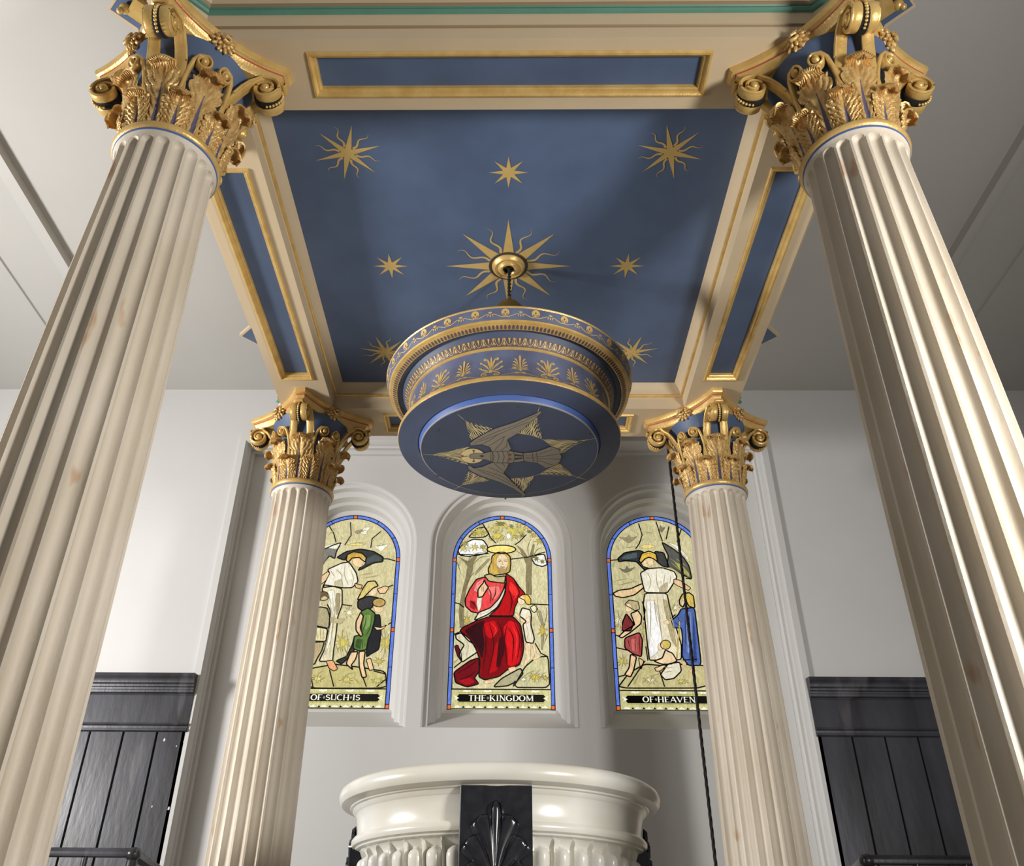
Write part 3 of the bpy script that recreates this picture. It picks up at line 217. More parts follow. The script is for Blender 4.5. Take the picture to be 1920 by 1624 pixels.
GLASS_RIGHT=[((192,182,130),1,[-0.377,0.166,-0.283,0.281,-0.159,0.348,-0.031,0.337,0.121,0.349,0.293,0.339,0.283,0.171]),((220,214,170),0,[-0.119,0.265,-0.12,0.239,-0.106,0.248,-0.108,0.235,-0.082,0.238,-0.102,0.226,-0.075,0.217,-0.113,0.223,-0.097,0.195,-0.121,0.217,-0.125,0.203,-0.136,0.215,-0.158,0.203,-0.138,0.222,-0.185,0.218,-0.145,0.227,-0.187,0.245,-0.142,0.236,-0.153,0.249,-0.13,0.242]),((205,192,100),0,[0.106,0.237,0.116,0.228,0.134,0.237,0.118,0.223,0.158,0.226,0.123,0.219,0.161,0.207,0.122,0.213,0.131,0.204,0.111,0.208,0.105,0.195,0.104,0.212,0.07,0.197,0.094,0.213,0.076,0.211,0.088,0.219,0.068,0.224,0.092,0.226,0.081,0.239,0.103,0.226]),((200,186,90),0,[-0.327,0.4,-0.319,0.383,-0.302,0.402,-0.31,0.377,-0.28,0.382,-0.313,0.369,-0.278,0.347,-0.315,0.36,-0.305,0.343,-0.323,0.353,-0.327,0.326,-0.328,0.358,-0.359,0.33,-0.336,0.361,-0.381,0.357,-0.34,0.369,-0.361,0.378,-0.337,0.38,-0.349,0.406,-0.329,0.379]),((225,222,190),0,[-0.329,0.769,-0.333,0.703,-0.293,0.757,-0.326,0.698,-0.301,0.709,-0.323,0.684,-0.296,0.663,-0.329,0.677,-0.314,0.612,-0.334,0.668,-0.337,0.632,-0.343,0.665,-0.363,0.63,-0.351,0.674,-0.384,0.663,-0.347,0.685,-0.385,0.723,-0.346,0.698,-0.357,0.731,-0.338,0.708]),((215,205,130),0,[-0.141,0.683,-0.145,0.625,-0.118,0.667,-0.14,0.617,-0.125,0.62,-0.139,0.599,-0.128,0.571,-0.145,0.593,-0.147,0.528,-0.151,0.585,-0.158,0.556,-0.157,0.588,-0.173,0.572,-0.156,0.601,-0.177,0.621,-0.155,0.615,-0.163,0.678,-0.15,0.627]),((228,222,190),0,[0.114,0.826,0.12,0.807,0.139,0.823,0.121,0.799,0.156,0.798,0.123,0.792,0.136,0.782,0.119,0.783,0.122,0.761,0.113,0.785,0.094,0.755,0.106,0.785,0.069,0.774,0.101,0.792,0.084,0.797,0.102,0.802,0.093,0.822,0.11,0.802]),((150,140,110),0,[-0.286,1.399,-0.225,1.393,-0.2,1.419,-0.184,1.393,-0.13,1.406,-0.181,1.36,-0.211,1.341,-0.239,1.367]),((120,114,92),0,[-0.313,1.131,-0.257,1.113,-0.237,1.15,-0.222,1.119,-0.161,1.138,-0.212,1.095,-0.259,1.082]),((120,114,92),0,[0.045,1.459,0.061,1.512,0.083,1.485,0.107,1.492,0.072,1.439]),((225,208,130),0,[-0.132,1.312,-0.054,1.338,0.014,1.316,-0.058,1.292]),((46,52,54),1,[-0.306,1.207,-0.246,1.26,-0.129,1.28,-0.093,1.265,-0.132,1.207,-0.102,1.145,-0.069,1.126,-0.097,1.105,-0.159,1.182,-0.251,1.188,-0.301,1.179]),((78,92,94),0,[-0.279,1.207,-0.236,1.242,-0.148,1.261,-0.151,1.214,-0.239,1.201]),((60,62,62),1,[-0.007,1.271,0.067,1.262,0.088,1.183,0.094,1.131,0.045,1.143,0.002,1.183]),((84,86,80),1,[0.06,1.355,0.152,1.291,0.22,1.222,0.258,1.147,0.268,1.029,0.198,1.069,0.134,1.119,0.082,1.146,0.102,1.234,0.077,1.297]),((168,164,90),0,[0.141,1.184,0.196,1.159,0.251,1.084,0.253,1.047,0.189,1.096]),((228,226,214),0,[0.1,1.355,0.179,1.33,0.26,1.222,0.266,1.172,0.217,1.247,0.154,1.317]),((216,180,76),1,[-0.138,1.189,-0.11,1.252,-0.048,1.274,0.004,1.249,0.011,1.18,-0.019,1.205,-0.052,1.22,-0.088,1.205,-0.124,1.167]),((232,206,162),0,[-0.121,1.172,-0.076,1.214,-0.022,1.208,-0.021,1.155,-0.069,1.13,-0.105,1.142]),((232,226,206),1,[-0.135,1.083,-0.072,1.12,0.043,1.129,0.134,1.096,0.152,1.047,0.095,0.959,0.059,0.913,-0.114,0.917,-0.127,1.009]),((186,176,140),0,[0.005,0.961,0.078,1.01,0.057,0.913,0.001,0.917]),((224,214,184),1,[-0.115,0.912,0.059,0.913,0.07,0.793,0.092,0.676,0.107,0.607,0.128,0.494,0.116,0.382,0.016,0.377,-0.07,0.377,-0.124,0.376,-0.129,0.515,-0.131,0.687,-0.134,0.816]),((252,250,242),0,[-0.106,0.852,-0.044,0.852,-0.022,0.664,-0.014,0.516,-0.066,0.426,-0.121,0.392,-0.114,0.606]),((178,164,122),0,[0.019,0.864,0.051,0.853,0.083,0.607,0.091,0.471,0.054,0.539]),((230,198,152),1,[-0.364,0.908,-0.315,0.935,-0.223,0.947,-0.126,0.993,-0.118,0.958,-0.193,0.897,-0.285,0.872,-0.346,0.884]),((226,190,146),1,[0.125,1.031,0.17,1.022,0.252,0.956,0.229,0.935,0.153,0.971,0.12,0.995]),((186,170,130),1,[-0.28,0.815,-0.241,0.854,-0.172,0.84,-0.164,0.778,-0.203,0.766,-0.235,0.789]),((232,206,164),0,[-0.223,0.789,-0.228,0.772,-0.239,0.759,-0.253,0.754,-0.266,0.759,-0.275,0.771,-0.277,0.789,-0.272,0.807,-0.262,0.82,-0.248,0.825,-0.235,0.82,-0.226,0.807]),((228,198,154),1,[-0.238,0.742,-0.18,0.768,-0.154,0.722,-0.164,0.661,-0.249,0.592,-0.319,0.546,-0.342,0.559,-0.292,0.605,-0.212,0.652,-0.22,0.686]),((122,44,46),1,[-0.271,0.744,-0.22,0.661,-0.248,0.603,-0.315,0.603,-0.304,0.674]),((168,72,72),1,[-0.297,0.546,-0.183,0.592,-0.163,0.537,-0.181,0.4,-0.24,0.422,-0.302,0.467]),((200,105,100),0,[-0.253,0.537,-0.209,0.548,-0.212,0.436,-0.249,0.447]),((228,196,150),1,[-0.262,0.422,-0.218,0.4,-0.25,0.292,-0.275,0.247,-0.319,0.264,-0.281,0.314]),((220,186,140),1,[-0.204,0.396,-0.166,0.37,-0.193,0.301,-0.202,0.358]),((206,182,92),1,[0.047,0.496,0.04,0.478,0.025,0.464,0.005,0.459,-0.014,0.464,-0.028,0.477,-0.031,0.495,-0.024,0.513,-0.009,0.527,0.012,0.532,0.031,0.527,0.044,0.514]),((232,206,168),0,[-0.011,0.48,-0.015,0.465,-0.024,0.454,-0.035,0.45,-0.046,0.454,-0.053,0.465,-0.055,0.479,-0.05,0.494,-0.041,0.505,-0.03,0.509,-0.019,0.505,-0.012,0.494]),((230,202,162),1,[-0.093,0.368,-0.026,0.392,0.002,0.454,0.054,0.429,0.083,0.371,0.035,0.347,-0.03,0.344]),((222,216,192),1,[-0.053,0.266,0.014,0.349,0.101,0.362,0.107,0.294,0.046,0.238,-0.02,0.227]),((226,196,152),1,[-0.092,0.315,-0.031,0.337,0.002,0.338,-0.048,0.294,-0.083,0.291]),((206,180,88),1,[0.148,0.853,0.181,0.907,0.232,0.916,0.263,0.89,0.263,0.788,0.217,0.804,0.2,0.853,0.171,0.792,0.148,0.815]),((230,204,164),0,[0.203,0.839,0.198,0.822,0.187,0.81,0.174,0.806,0.163,0.81,0.155,0.822,0.153,0.839,0.158,0.856,0.169,0.868,0.181,0.872,0.193,0.868,0.201,0.856]),((74,100,165),1,[0.156,0.782,0.26,0.794,0.261,0.608,0.26,0.337,0.165,0.336,0.122,0.402,0.143,0.55,0.14,0.628,0.085,0.628,0.071,0.686,0.127,0.733]),((112,138,196),0,[0.187,0.759,0.232,0.759,0.208,0.494,0.165,0.405,0.176,0.608]),((48,66,120),0,[0.242,0.747,0.243,0.608,0.231,0.361,0.204,0.361]),((232,206,168),0,[0.007,0.676,0.047,0.694,0.07,0.676,0.054,0.655,0.016,0.659]),((205,184,80),0,[0.132,0.7,0.141,0.7,0.087,0.388,0.077,0.388]),((224,188,142),0,[0.148,0.277,0.197,0.33,0.219,0.317,0.202,0.282]),((224,188,142),0,[0.114,0.377,0.144,0.36,0.15,0.333,0.12,0.333])]
FOLDS_MID=[((70,6,12),0.009,[0.046,0.657,0.024,0.531,0.041,0.33]),((70,6,12),0.009,[0.096,0.669,0.14,0.531,0.112,0.341]),((70,6,12),0.009,[-0.032,0.68,0.008,0.542,-0.012,0.285]),((70,6,12),0.009,[-0.099,0.668,-0.058,0.485,-0.098,0.252]),((70,6,12),0.009,[0.046,0.954,0.08,0.834,0.057,0.722]),((70,6,12),0.009,[0.097,1.003,0.137,0.906,0.091,0.798]),((70,6,12),0.009,[0.046,0.623,0.091,0.531,0.079,0.341]),((70,6,12),0.009,[-0.132,0.633,-0.118,0.462,-0.142,0.285]),((70,6,12),0.009,[-0.248,0.832,-0.213,0.809,-0.19,0.755]),((70,6,12),0.009,[-0.114,0.954,-0.085,0.893,-0.089,0.809]),((70,6,12),0.009,[-0.046,0.966,-0.051,0.893,-0.078,0.833]),((70,6,12),0.009,[-0.331,0.262,-0.256,0.306,-0.182,0.361]),((70,6,12),0.009,[-0.313,0.218,-0.244,0.24,-0.191,0.284]),((70,6,12),0.009,[0.135,0.623,0.151,0.532,0.145,0.43]),((235,60,60),0.006,[0.08,0.634,0.118,0.543,0.107,0.396]),((235,60,60),0.006,[-0.076,0.657,-0.042,0.599,-0.064,0.542]),((235,60,60),0.006,[0.074,0.967,0.114,0.894,0.091,0.846]),((235,60,60),0.006,[-0.194,0.965,-0.149,1.002]),((235,60,60),0.006,[-0.204,0.905,-0.237,0.844]),((112,100,70),0.007,[-0.273,1.138,-0.257,1.201,-0.2,1.239,-0.118,1.252]),((112,100,70),0.007,[-0.255,1.113,-0.176,1.201,-0.095,1.214]),((112,100,70),0.007,[-0.322,1.051,-0.354,1.15,-0.373,1.175]),((112,100,70),0.007,[-0.307,0.904,-0.253,1.026,-0.219,1.076]),((112,100,70),0.007,[0.196,1.14,0.161,1.228,0.103,1.266]),((112,100,70),0.007,[0.231,1.165,0.278,1.267,0.326,1.293]),((112,100,70),0.007,[0.214,1.203,0.209,1.292,0.233,1.37]),((112,100,70),0.007,[-0.319,0.761,-0.305,0.655]),((112,100,70),0.007,[0.206,1.004,0.21,0.907]),((112,100,70),0.007,[0.312,0.601,0.348,0.717,0.344,0.788]),((112,100,70),0.007,[0.302,0.647,0.27,0.764,0.283,0.835]),((112,100,70),0.007,[0.321,0.487,0.356,0.578]),((150,118,54),0.005,[-0.077,1.202,-0.094,1.139,-0.087,1.077]),((150,118,54),0.005,[0.057,1.202,0.059,1.14,0.051,1.077]),((150,118,54),0.005,[-0.048,1.24,-0.071,1.177,-0.068,1.089]),((150,118,54),0.005,[-0.019,1.25,0.022,1.251]),((120,96,66),0.004,[-0.027,1.187,-0.004,1.19]),((120,96,66),0.004,[0.017,1.19,0.041,1.186]),((120,96,66),0.004,[0.007,1.18,0.004,1.146,0.015,1.143]),((120,96,66),0.004,[-0.162,0.965,-0.153,0.905]),((120,96,66),0.004,[-0.146,0.966,-0.142,0.905]),((150,142,96),0.007,[0.111,0.189,0.198,0.265,0.263,0.287]),((150,142,96),0.007,[0.186,0.178,0.219,0.243,0.198,0.276]),((150,142,96),0.007,[0.261,0.179,0.305,0.255,0.338,0.277]),((150,142,96),0.007,[0.24,0.19,0.263,0.265,0.295,0.298]),((150,142,96),0.007,[-0.355,0.338,-0.323,0.372]),((150,142,96),0.007,[0.136,0.74,0.146,0.646]),((170,160,130),0.005,[0.191,0.647,0.201,0.577,0.19,0.515]),((170,160,130),0.005,[0.219,0.647,0.234,0.521]),((170,160,130),0.005,[-0.2,0.714,-0.1,0.75,-0.022,0.833]),((170,160,130),0.005,[-0.284,0.529,-0.25,0.473,-0.269,0.383]),((170,160,130),0.005,[-0.017,0.188,0.09,0.264])]
FOLDS_LEFT=[((160,150,118),0.007,[-0.122,1.108,-0.058,1.046,-0.06,0.96]),((160,150,118),0.007,[-0.045,1.146,-0.035,1.046,0.009,0.96]),((160,150,118),0.007,[0.007,1.096,0.037,1.022,0.032,0.96]),((160,150,118),0.007,[-0.125,0.923,-0.095,0.755,-0.114,0.523,-0.13,0.377]),((160,150,118),0.007,[-0.085,0.923,-0.084,0.756,-0.086,0.523,-0.08,0.377]),((160,150,118),0.007,[-0.059,0.899,-0.064,0.779]),((160,150,118),0.007,[-0.151,0.899,-0.111,0.803]),((160,150,118),0.007,[-0.208,0.614,-0.191,0.523]),((160,150,118),0.007,[-0.179,0.609,-0.163,0.517]),((160,150,118),0.007,[-0.151,0.603,-0.146,0.517]),((160,150,118),0.007,[-0.156,1.095,-0.114,1.033]),((48,70,34),0.007,[0.167,0.733,0.164,0.64,0.138,0.559]),((48,70,34),0.007,[0.208,0.71,0.205,0.617,0.173,0.536]),((48,70,34),0.007,[0.119,0.524,0.12,0.456]),((48,70,34),0.007,[0.152,0.525,0.165,0.445]),((160,122,48),0.005,[-0.023,1.222,0.016,1.235,0.075,1.233]),((160,122,48),0.005,[-0.015,1.197,0.029,1.222]),((160,122,48),0.005,[0.113,0.949,0.108,0.876]),((160,122,48),0.005,[0.14,0.961,0.129,0.9]),((150,142,96),0.008,[-0.159,0.169,-0.148,0.255,-0.107,0.277]),((150,142,96),0.008,[0.034,0.17,0.059,0.246,0.122,0.268]),((150,142,96),0.008,[0.162,0.181,0.114,0.235]),((150,142,96),0.008,[0.314,0.172,0.33,0.237]),((150,142,96),0.008,[0.011,0.389,-0.012,0.501,0.01,0.616]),((150,142,96),0.008,[0.044,0.389,0.05,0.49,0.023,0.593]),((150,142,96),0.008,[0.33,0.368,0.329,0.526,0.307,0.664]),((150,142,96),0.008,[-0.013,0.411,-0.042,0.478]),((150,142,96),0.008,[-0.004,1.325,0.089,1.338]),((150,142,96),0.008,[0.081,1.047,0.194,1.072]),((150,142,96),0.008,[0.106,1.022,0.242,1.048]),((150,142,96),0.008,[-0.212,1.389,-0.15,1.468]),((120,116,100),0.006,[-0.218,1.234,-0.152,1.273]),((120,116,100),0.006,[-0.224,1.183,-0.173,1.247]),((120,116,100),0.006,[-0.23,1.133,-0.19,1.196]),((120,116,100),0.006,[0.045,1.429,0.102,1.449]),((120,116,100),0.006,[0.198,1.3,0.267,1.319]),((120,90,60),0.0035,[0.073,1.187,0.091,1.182]),((120,90,60),0.0035,[0.103,1.178,0.108,1.157,0.101,1.152]),((120,90,60),0.0035,[0.09,1.142,0.104,1.143]),((120,90,60),0.0035,[0.206,0.931,0.22,0.931]),((120,90,60),0.0035,[0.264,0.779,0.28,0.779]),((120,90,60),0.0035,[-0.172,0.838,-0.159,0.838])]
FOLDS_RIGHT=[((160,150,118),0.007,[-0.086,1.095,-0.059,1.009,-0.089,0.924]),((160,150,118),0.007,[-0.004,1.108,-0.013,1.009,0.002,0.93]),((160,150,118),0.007,[0.062,1.083,0.042,0.997,0.047,0.931]),((160,150,118),0.007,[0.107,1.071,0.087,0.985]),((160,150,118),0.007,[-0.08,0.9,-0.084,0.722,-0.115,0.492]),((160,150,118),0.007,[-0.023,0.9,-0.019,0.699,-0.014,0.516]),((160,150,118),0.007,[0.021,0.888,0.048,0.699,0.074,0.516]),((160,150,118),0.007,[0.052,0.865,0.075,0.7,0.101,0.516]),((160,150,118),0.007,[-0.107,0.84,-0.116,0.664]),((160,150,118),0.007,[-0.046,0.9,-0.046,0.769,-0.037,0.63]),((160,150,118),0.007,[-0.021,0.326,0.01,0.316,0.054,0.327]),((160,150,118),0.007,[-0.014,0.283,0.04,0.294]),((40,58,110),0.008,[0.18,0.747,0.171,0.608,0.146,0.427]),((40,58,110),0.008,[0.214,0.747,0.198,0.551,0.171,0.361]),((40,58,110),0.008,[0.242,0.747,0.225,0.551,0.209,0.361]),((40,58,110),0.008,[0.117,0.723,0.144,0.665]),((40,58,110),0.008,[0.09,0.676,0.13,0.642]),((96,30,32),0.007,[-0.262,0.721,-0.245,0.651]),((96,30,32),0.007,[-0.275,0.537,-0.264,0.469]),((96,30,32),0.007,[-0.219,0.56,-0.224,0.425]),((96,30,32),0.007,[-0.185,0.571,-0.191,0.425]),((160,122,48),0.005,[-0.116,1.22,-0.073,1.246,-0.016,1.24]),((160,122,48),0.005,[-0.1,1.201,-0.052,1.227]),((160,122,48),0.005,[0.179,0.889,0.16,0.818]),((160,122,48),0.005,[0.224,0.889,0.238,0.818]),((150,146,84),0.007,[0.109,1.209,0.203,1.121,0.24,1.035]),((150,146,84),0.007,[0.116,1.171,0.189,1.096]),((150,146,84),0.007,[0.155,1.209,0.239,1.134]),((150,146,84),0.007,[0.101,1.133,0.176,1.078]),((150,142,96),0.008,[-0.347,0.292,-0.32,0.369,-0.326,0.435]),((150,142,96),0.008,[-0.312,0.325,-0.287,0.38]),((150,142,96),0.008,[-0.141,0.185,-0.114,0.25,-0.058,0.272]),((150,142,96),0.008,[-0.193,0.195,-0.158,0.239]),((150,142,96),0.008,[0.083,0.186,0.13,0.23]),((150,142,96),0.008,[-0.258,0.184,-0.209,0.271]),((150,142,96),0.008,[-0.359,0.605,-0.33,0.697,-0.337,0.768]),((150,142,96),0.008,[-0.328,0.571,-0.311,0.651]),((150,142,96),0.008,[-0.156,0.515,-0.154,0.606,-0.138,0.675]),((150,142,96),0.008,[-0.344,1.008,-0.228,1.033]),((150,142,96),0.008,[-0.324,0.971,-0.173,1.009]),((150,142,96),0.008,[-0.069,1.439,0.001,1.426]),((150,142,96),0.008,[-0.244,1.296,-0.15,1.309]),((150,142,96),0.008,[0.088,0.77,0.118,0.841]),((120,90,60),0.0035,[-0.092,1.185,-0.076,1.19]),((120,90,60),0.0035,[-0.057,1.193,-0.041,1.188]),((120,90,60),0.0035,[-0.069,1.183,-0.078,1.162,-0.069,1.16]),((120,90,60),0.0035,[-0.079,1.147,-0.061,1.15]),((120,90,60),0.0035,[-0.259,0.794,-0.245,0.796]),((120,90,60),0.0035,[-0.039,0.487,-0.025,0.487]),((120,90,60),0.0035,[0.172,0.844,0.185,0.844])]
CAMES_MID=[[-0.164,1.512,-0.109,1.42,-0.097,1.381,-0.049,1.33],[0.198,1.409,0.139,1.343,0.104,1.317],[-0.369,1.232,-0.235,1.226,-0.107,1.24],[0.068,1.19,0.208,1.209,0.348,1.255],[-0.377,0.82,-0.326,0.808,-0.292,0.779],[0.226,0.811,0.361,0.806],[-0.099,0.715,0.091,0.71],[-0.363,0.563,-0.314,0.586],[0.255,0.498,0.298,0.42,0.352,0.392],[-0.301,0.35,-0.354,0.305],[0.09,0.167,0.101,0.21]]
CAMES_LEFT=[[-0.036,1.521,-0.018,1.403,-0.062,1.311],[0.222,1.436,0.157,1.371,0.152,1.287],[0.26,1.192,0.3,1.192,0.36,1.173],[0.319,0.95,0.358,0.968],[0.342,0.641,0.363,0.658],[-0.032,0.803,0.048,0.792],[-0.205,1.481,-0.162,1.415,-0.135,1.337],[-0.216,0.277,-0.179,0.158],[-0.071,0.289,-0.024,0.159],[0.184,0.236,0.218,0.16],[0.261,0.28,0.35,0.258],[0.293,0.161,0.353,0.215]]
CAMES_RIGHT=[[-0.116,1.518,-0.095,1.413,-0.124,1.335,-0.157,1.29],[0.028,1.538,0.052,1.413,0.065,1.355],[0.131,1.492,0.096,1.375],[0.228,1.466,0.181,1.349],[-0.373,1.187,-0.297,1.194],[-0.378,0.565,-0.334,0.559],[-0.368,0.469,-0.271,0.447],[-0.157,0.37,-0.23,0.271,-0.302,0.173],[-0.371,0.248,-0.317,0.259],[-0.056,0.293,-0.03,0.175],[-0.143,0.481,-0.136,0.37],[0.124,0.377,0.233,0.383],[0.217,1.035,0.262,1.029],[0.064,0.7,0.107,0.735],[-0.141,0.84,-0.124,0.769,-0.142,0.687]]
DOVE=[[-0.194,0.035,-0.186,0.015,-0.161,0.004,-0.121,0.008,-0.082,-0.011,-0.079,0.092,-0.113,0.066,-0.163,0.06,-0.187,0.056],[-0.089,-0.009,-0.003,-0.016,0.069,0.008,0.073,0.079,-0.003,0.099,-0.073,0.099,-0.088,0.082],[0.066,0.008,0.135,-0.01,0.197,-0.054,0.217,-0.043,0.24,-0.024,0.244,-0.001,0.253,0.037,0.248,0.081,0.222,0.125,0.181,0.147,0.138,0.098,0.072,0.079],[-0.183,-0.062,-0.186,-0.082,-0.167,-0.11,-0.127,-0.155,-0.069,-0.208,0.025,-0.264,0.098,-0.318,0.147,-0.361,0.139,-0.333,0.095,-0.26,0.04,-0.171,-0.008,-0.119,-0.001,-0.083,0.009,-0.037,-0.003,-0.009,-0.082,-0.007,-0.091,-0.046,-0.129,-0.074,-0.169,-0.067],[-0.201,0.127,-0.204,0.147,-0.187,0.182,-0.137,0.228,-0.044,0.29,0.024,0.356,0.087,0.44,0.084,0.414,0.045,0.343,0.004,0.259,-0.028,0.197,-0.008,0.136,-0.002,0.095,-0.083,0.095,-0.134,0.137,-0.175,0.149,-0.19,0.127]]
DOVE_LINES=[[-0.168,-0.083,-0.07,-0.146,0.025,-0.221,0.09,-0.268],[-0.148,-0.11,-0.06,-0.181,0.03,-0.242,0.126,-0.327],[-0.101,-0.055,-0.061,-0.101,-0.022,-0.146],[-0.072,-0.018,-0.037,-0.083,-0.022,-0.142],[-0.129,-0.074,-0.09,-0.11,-0.051,-0.164],[-0.042,-0.014,-0.013,-0.056,-0.008,-0.11],[-0.175,0.149,-0.105,0.182,-0.028,0.238,0.04,0.322],[-0.156,0.167,-0.054,0.248,0.029,0.333],[-0.104,0.137,-0.064,0.167,-0.028,0.207],[-0.073,0.102,-0.043,0.156,-0.023,0.182],[-0.033,0.097,-0.018,0.136],[0.077,0.028,0.136,0.019,0.208,-0.029],[0.077,0.043,0.146,0.038,0.244,0.013],[0.077,0.052,0.147,0.057,0.249,0.061],[0.077,0.067,0.147,0.076,0.219,0.12],[0.111,0.0,0.118,0.086],[0.13,-0.005,0.141,0.096],[-0.082,-0.009,-0.072,0.039,-0.081,0.092],[-0.057,-0.012,-0.048,0.039,-0.058,0.097],[-0.032,-0.014,-0.023,0.039,-0.033,0.097],[-0.008,-0.014,0.0,0.038,-0.008,0.097],[0.022,-0.004,0.027,0.038,0.022,0.092]]
DOVE_MARKS=[[-0.003,0.01,0.012,0.012,0.01,0.029,-0.004,0.031],[-0.005,0.053,0.01,0.05,0.012,0.069,-0.003,0.077],[0.027,0.014,0.067,0.024,0.064,0.036,0.027,0.031],[0.027,0.05,0.064,0.044,0.067,0.057,0.027,0.069],[-0.142,0.029,-0.127,0.022,-0.122,0.035,-0.132,0.045]]
HALO=[-0.119,0.033,-0.121,0.051,-0.128,0.068,-0.137,0.082,-0.15,0.094,-0.165,0.101,-0.18,0.103,-0.195,0.101,-0.209,0.094,-0.221,0.083,-0.23,0.068,-0.235,0.052,-0.236,0.034,-0.234,0.016,-0.227,-0.001,-0.217,-0.015,-0.205,-0.025,-0.19,-0.032,-0.175,-0.035,-0.161,-0.032,-0.147,-0.026,-0.135,-0.015,-0.126,-0.001,-0.121,0.015]
HALO_CROSS=[[-0.177,-0.022,-0.163,-0.022,-0.168,0.001,-0.165,0.015,-0.173,0.015,-0.171,0.001],[-0.181,0.09,-0.166,0.09,-0.17,0.07,-0.167,0.058,-0.175,0.058,-0.173,0.07],[-0.231,0.022,-0.232,0.049,-0.214,0.039,-0.202,0.041,-0.201,0.03,-0.214,0.034]]
RAYS=[([-0.186,-0.05,-0.214,-0.018,-0.235,0.03,-0.219,0.088,-0.197,0.117],[-0.42,0.021],17),([-0.179,-0.11,-0.127,-0.159,-0.076,-0.208],[-0.233,-0.327],13),([0.037,-0.169,0.097,-0.156,0.152,-0.125],[0.134,-0.388],13),([0.158,-0.116,0.207,-0.057,0.247,0.013],[0.41,-0.13],16),([0.241,0.1,0.196,0.155,0.152,0.208],[0.389,0.262],14),([0.126,0.227,0.07,0.25,0.01,0.253],[0.073,0.47],14),([-0.099,0.272,-0.152,0.228,-0.2,0.182],[-0.284,0.369],13)]
RING_ARCS=[[0.037,-0.169,0.102,-0.153,0.161,-0.116,0.209,-0.047],[0.241,0.1,0.152,0.208,0.096,0.24,0.01,0.253]]
DISC_BOLTS=[0.037,-0.387,-0.328,-0.194,-0.362,0.229,0.343,0.267,0.373,-0.161,-0.018,0.467]
# ------------------------------------------------------------------ room shell
XL, XR = -2.12, 2.02            # recess opening at the wall face
Z_HEAD = HC+3.76
b=MB(); b.box(-6.6,6.6,-3.5,7.2,-.1,0); struct(b.build('floor', M_FLOOR))
# ceiling: flat plaster with a long moulded rib each side and a shallow joint beyond it
b=MB(); prof=[(-6.6,0),(-3.56,0),(-3.555,.012),(-3.535,.012),(-3.53,0),(-3.19,0),(-3.18,-.012),(-3.15,-.014),(-3.13,-.05),(-3.07,-.055),(-3.06,0)]
prof+= [(3.0,0),(3.01,-.055),(3.07,-.05),(3.09,-.014),(3.12,-.012),(3.13,0),(3.47,0),(3.475,.012),(3.495,.012),(3.5,0),(6.6,0)]
b.grid([[(x,-3.5,Z_ROOM+z) for x,z in prof],[(x,7.2,Z_ROOM+z) for x,z in prof]]); b.box(-6.6,6.6,-3.5,7.2,Z_ROOM+.05,Z_ROOM+.2)
struct(b.build('ceiling', M_CEIL, recalc=False))
# back wall: left and right of the recess, head above
b=MB(); b.box(-6.6,XL-.06,YW,7.2,0,Z_ROOM); b.box(XR+.06,6.6,YW,7.2,0,Z_ROOM); b.box(XL-.06,XR+.06,YW,7.2,Z_HEAD+.06,Z_ROOM)
struct(b.build('wall_back', M_WALL))
# stepped surround of the recess
b=MB()
steps=[(.06,0.0),(.06,-.02),(.012,-.02),(0,0),(0,.05),(-.012,.06),(-.012,.075),(-.004,.085),(-.004,.11),(-.022,.115),(-.03,.125),(-.03,.165)]
rows=[]
for o,dy in steps: rows.append([(XL-o,YW+dy,0),(XL-o,YW+dy,Z_HEAD+o),(XR+o,YW+dy,Z_HEAD+o),(XR+o,YW+dy,0)])
b.grid(rows); struct(b.build('trim_1', M_WALL, recalc=False))
# recess wall with three arched openings, built as strips round each arch
WIN=[(-1.263,'left'),(-.047,'middle'),(1.188,'right')]
GH, GS, GB = .398, HC+2.932, HC+1.742       # half width of the glass, springing, bottom of the glass
OR_ = .556                                  # outer radius of the moulded arch
SILL = HC+1.543
b=MB()
xl, xr = XL+.06, XR-.06
b.box(xl-.08,xr+.08,YR,YR+.9,0,SILL)                                        # below the sills
edges=[xl-.08]+[e for c,_ in WIN for e in (c-OR_,c+OR_)]+[xr+.08]
for i in range(0,8,2): b.add([(edges[i],YR,SILL),(edges[i+1],YR,SILL),(edges[i+1],YR,GS),(edges[i],YR,GS)],[(0,1,2,3)])
top=Z_HEAD+.12; N=24
for k,(c,_) in enumerate(WIN):
    a=arc(c,GS,OR_,180,0,N)
    for i in range(N): b.add([(a[i][0],YR,a[i][1]),(a[i+1][0],YR,a[i+1][1]),(a[i+1][0],YR,top),(a[i][0],YR,top)],[(0,1,2,3)])
for i in range(0,8,2): b.add([(edges[i],YR,GS),(edges[i+1],YR,GS),(edges[i+1],YR,top),(edges[i],YR,top)],[(0,1,2,3)])
b.box(-2.3,2.2,YG+.1,YG+.2,SILL,top+.1)
struct(b.build('wall_recess', M_WALL, recalc=False))
# side walls with a tall daylight opening on the left
b=MB(); b.box(-6.6,-6.4,-3.5,2.0,0,Z_ROOM); b.box(-6.6,-6.4,5.6,6.0,0,Z_ROOM); b.box(-6.6,-6.4,2.0,5.6,0,.4); b.box(-6.6,-6.4,2.0,5.6,HC+3.2,Z_ROOM)
struct(b.build('wall_left', M_WALL))
b=MB(); b.box(6.4,6.6,-3.5,6.0,0,Z_ROOM); struct(b.build('wall_right', M_WALL))

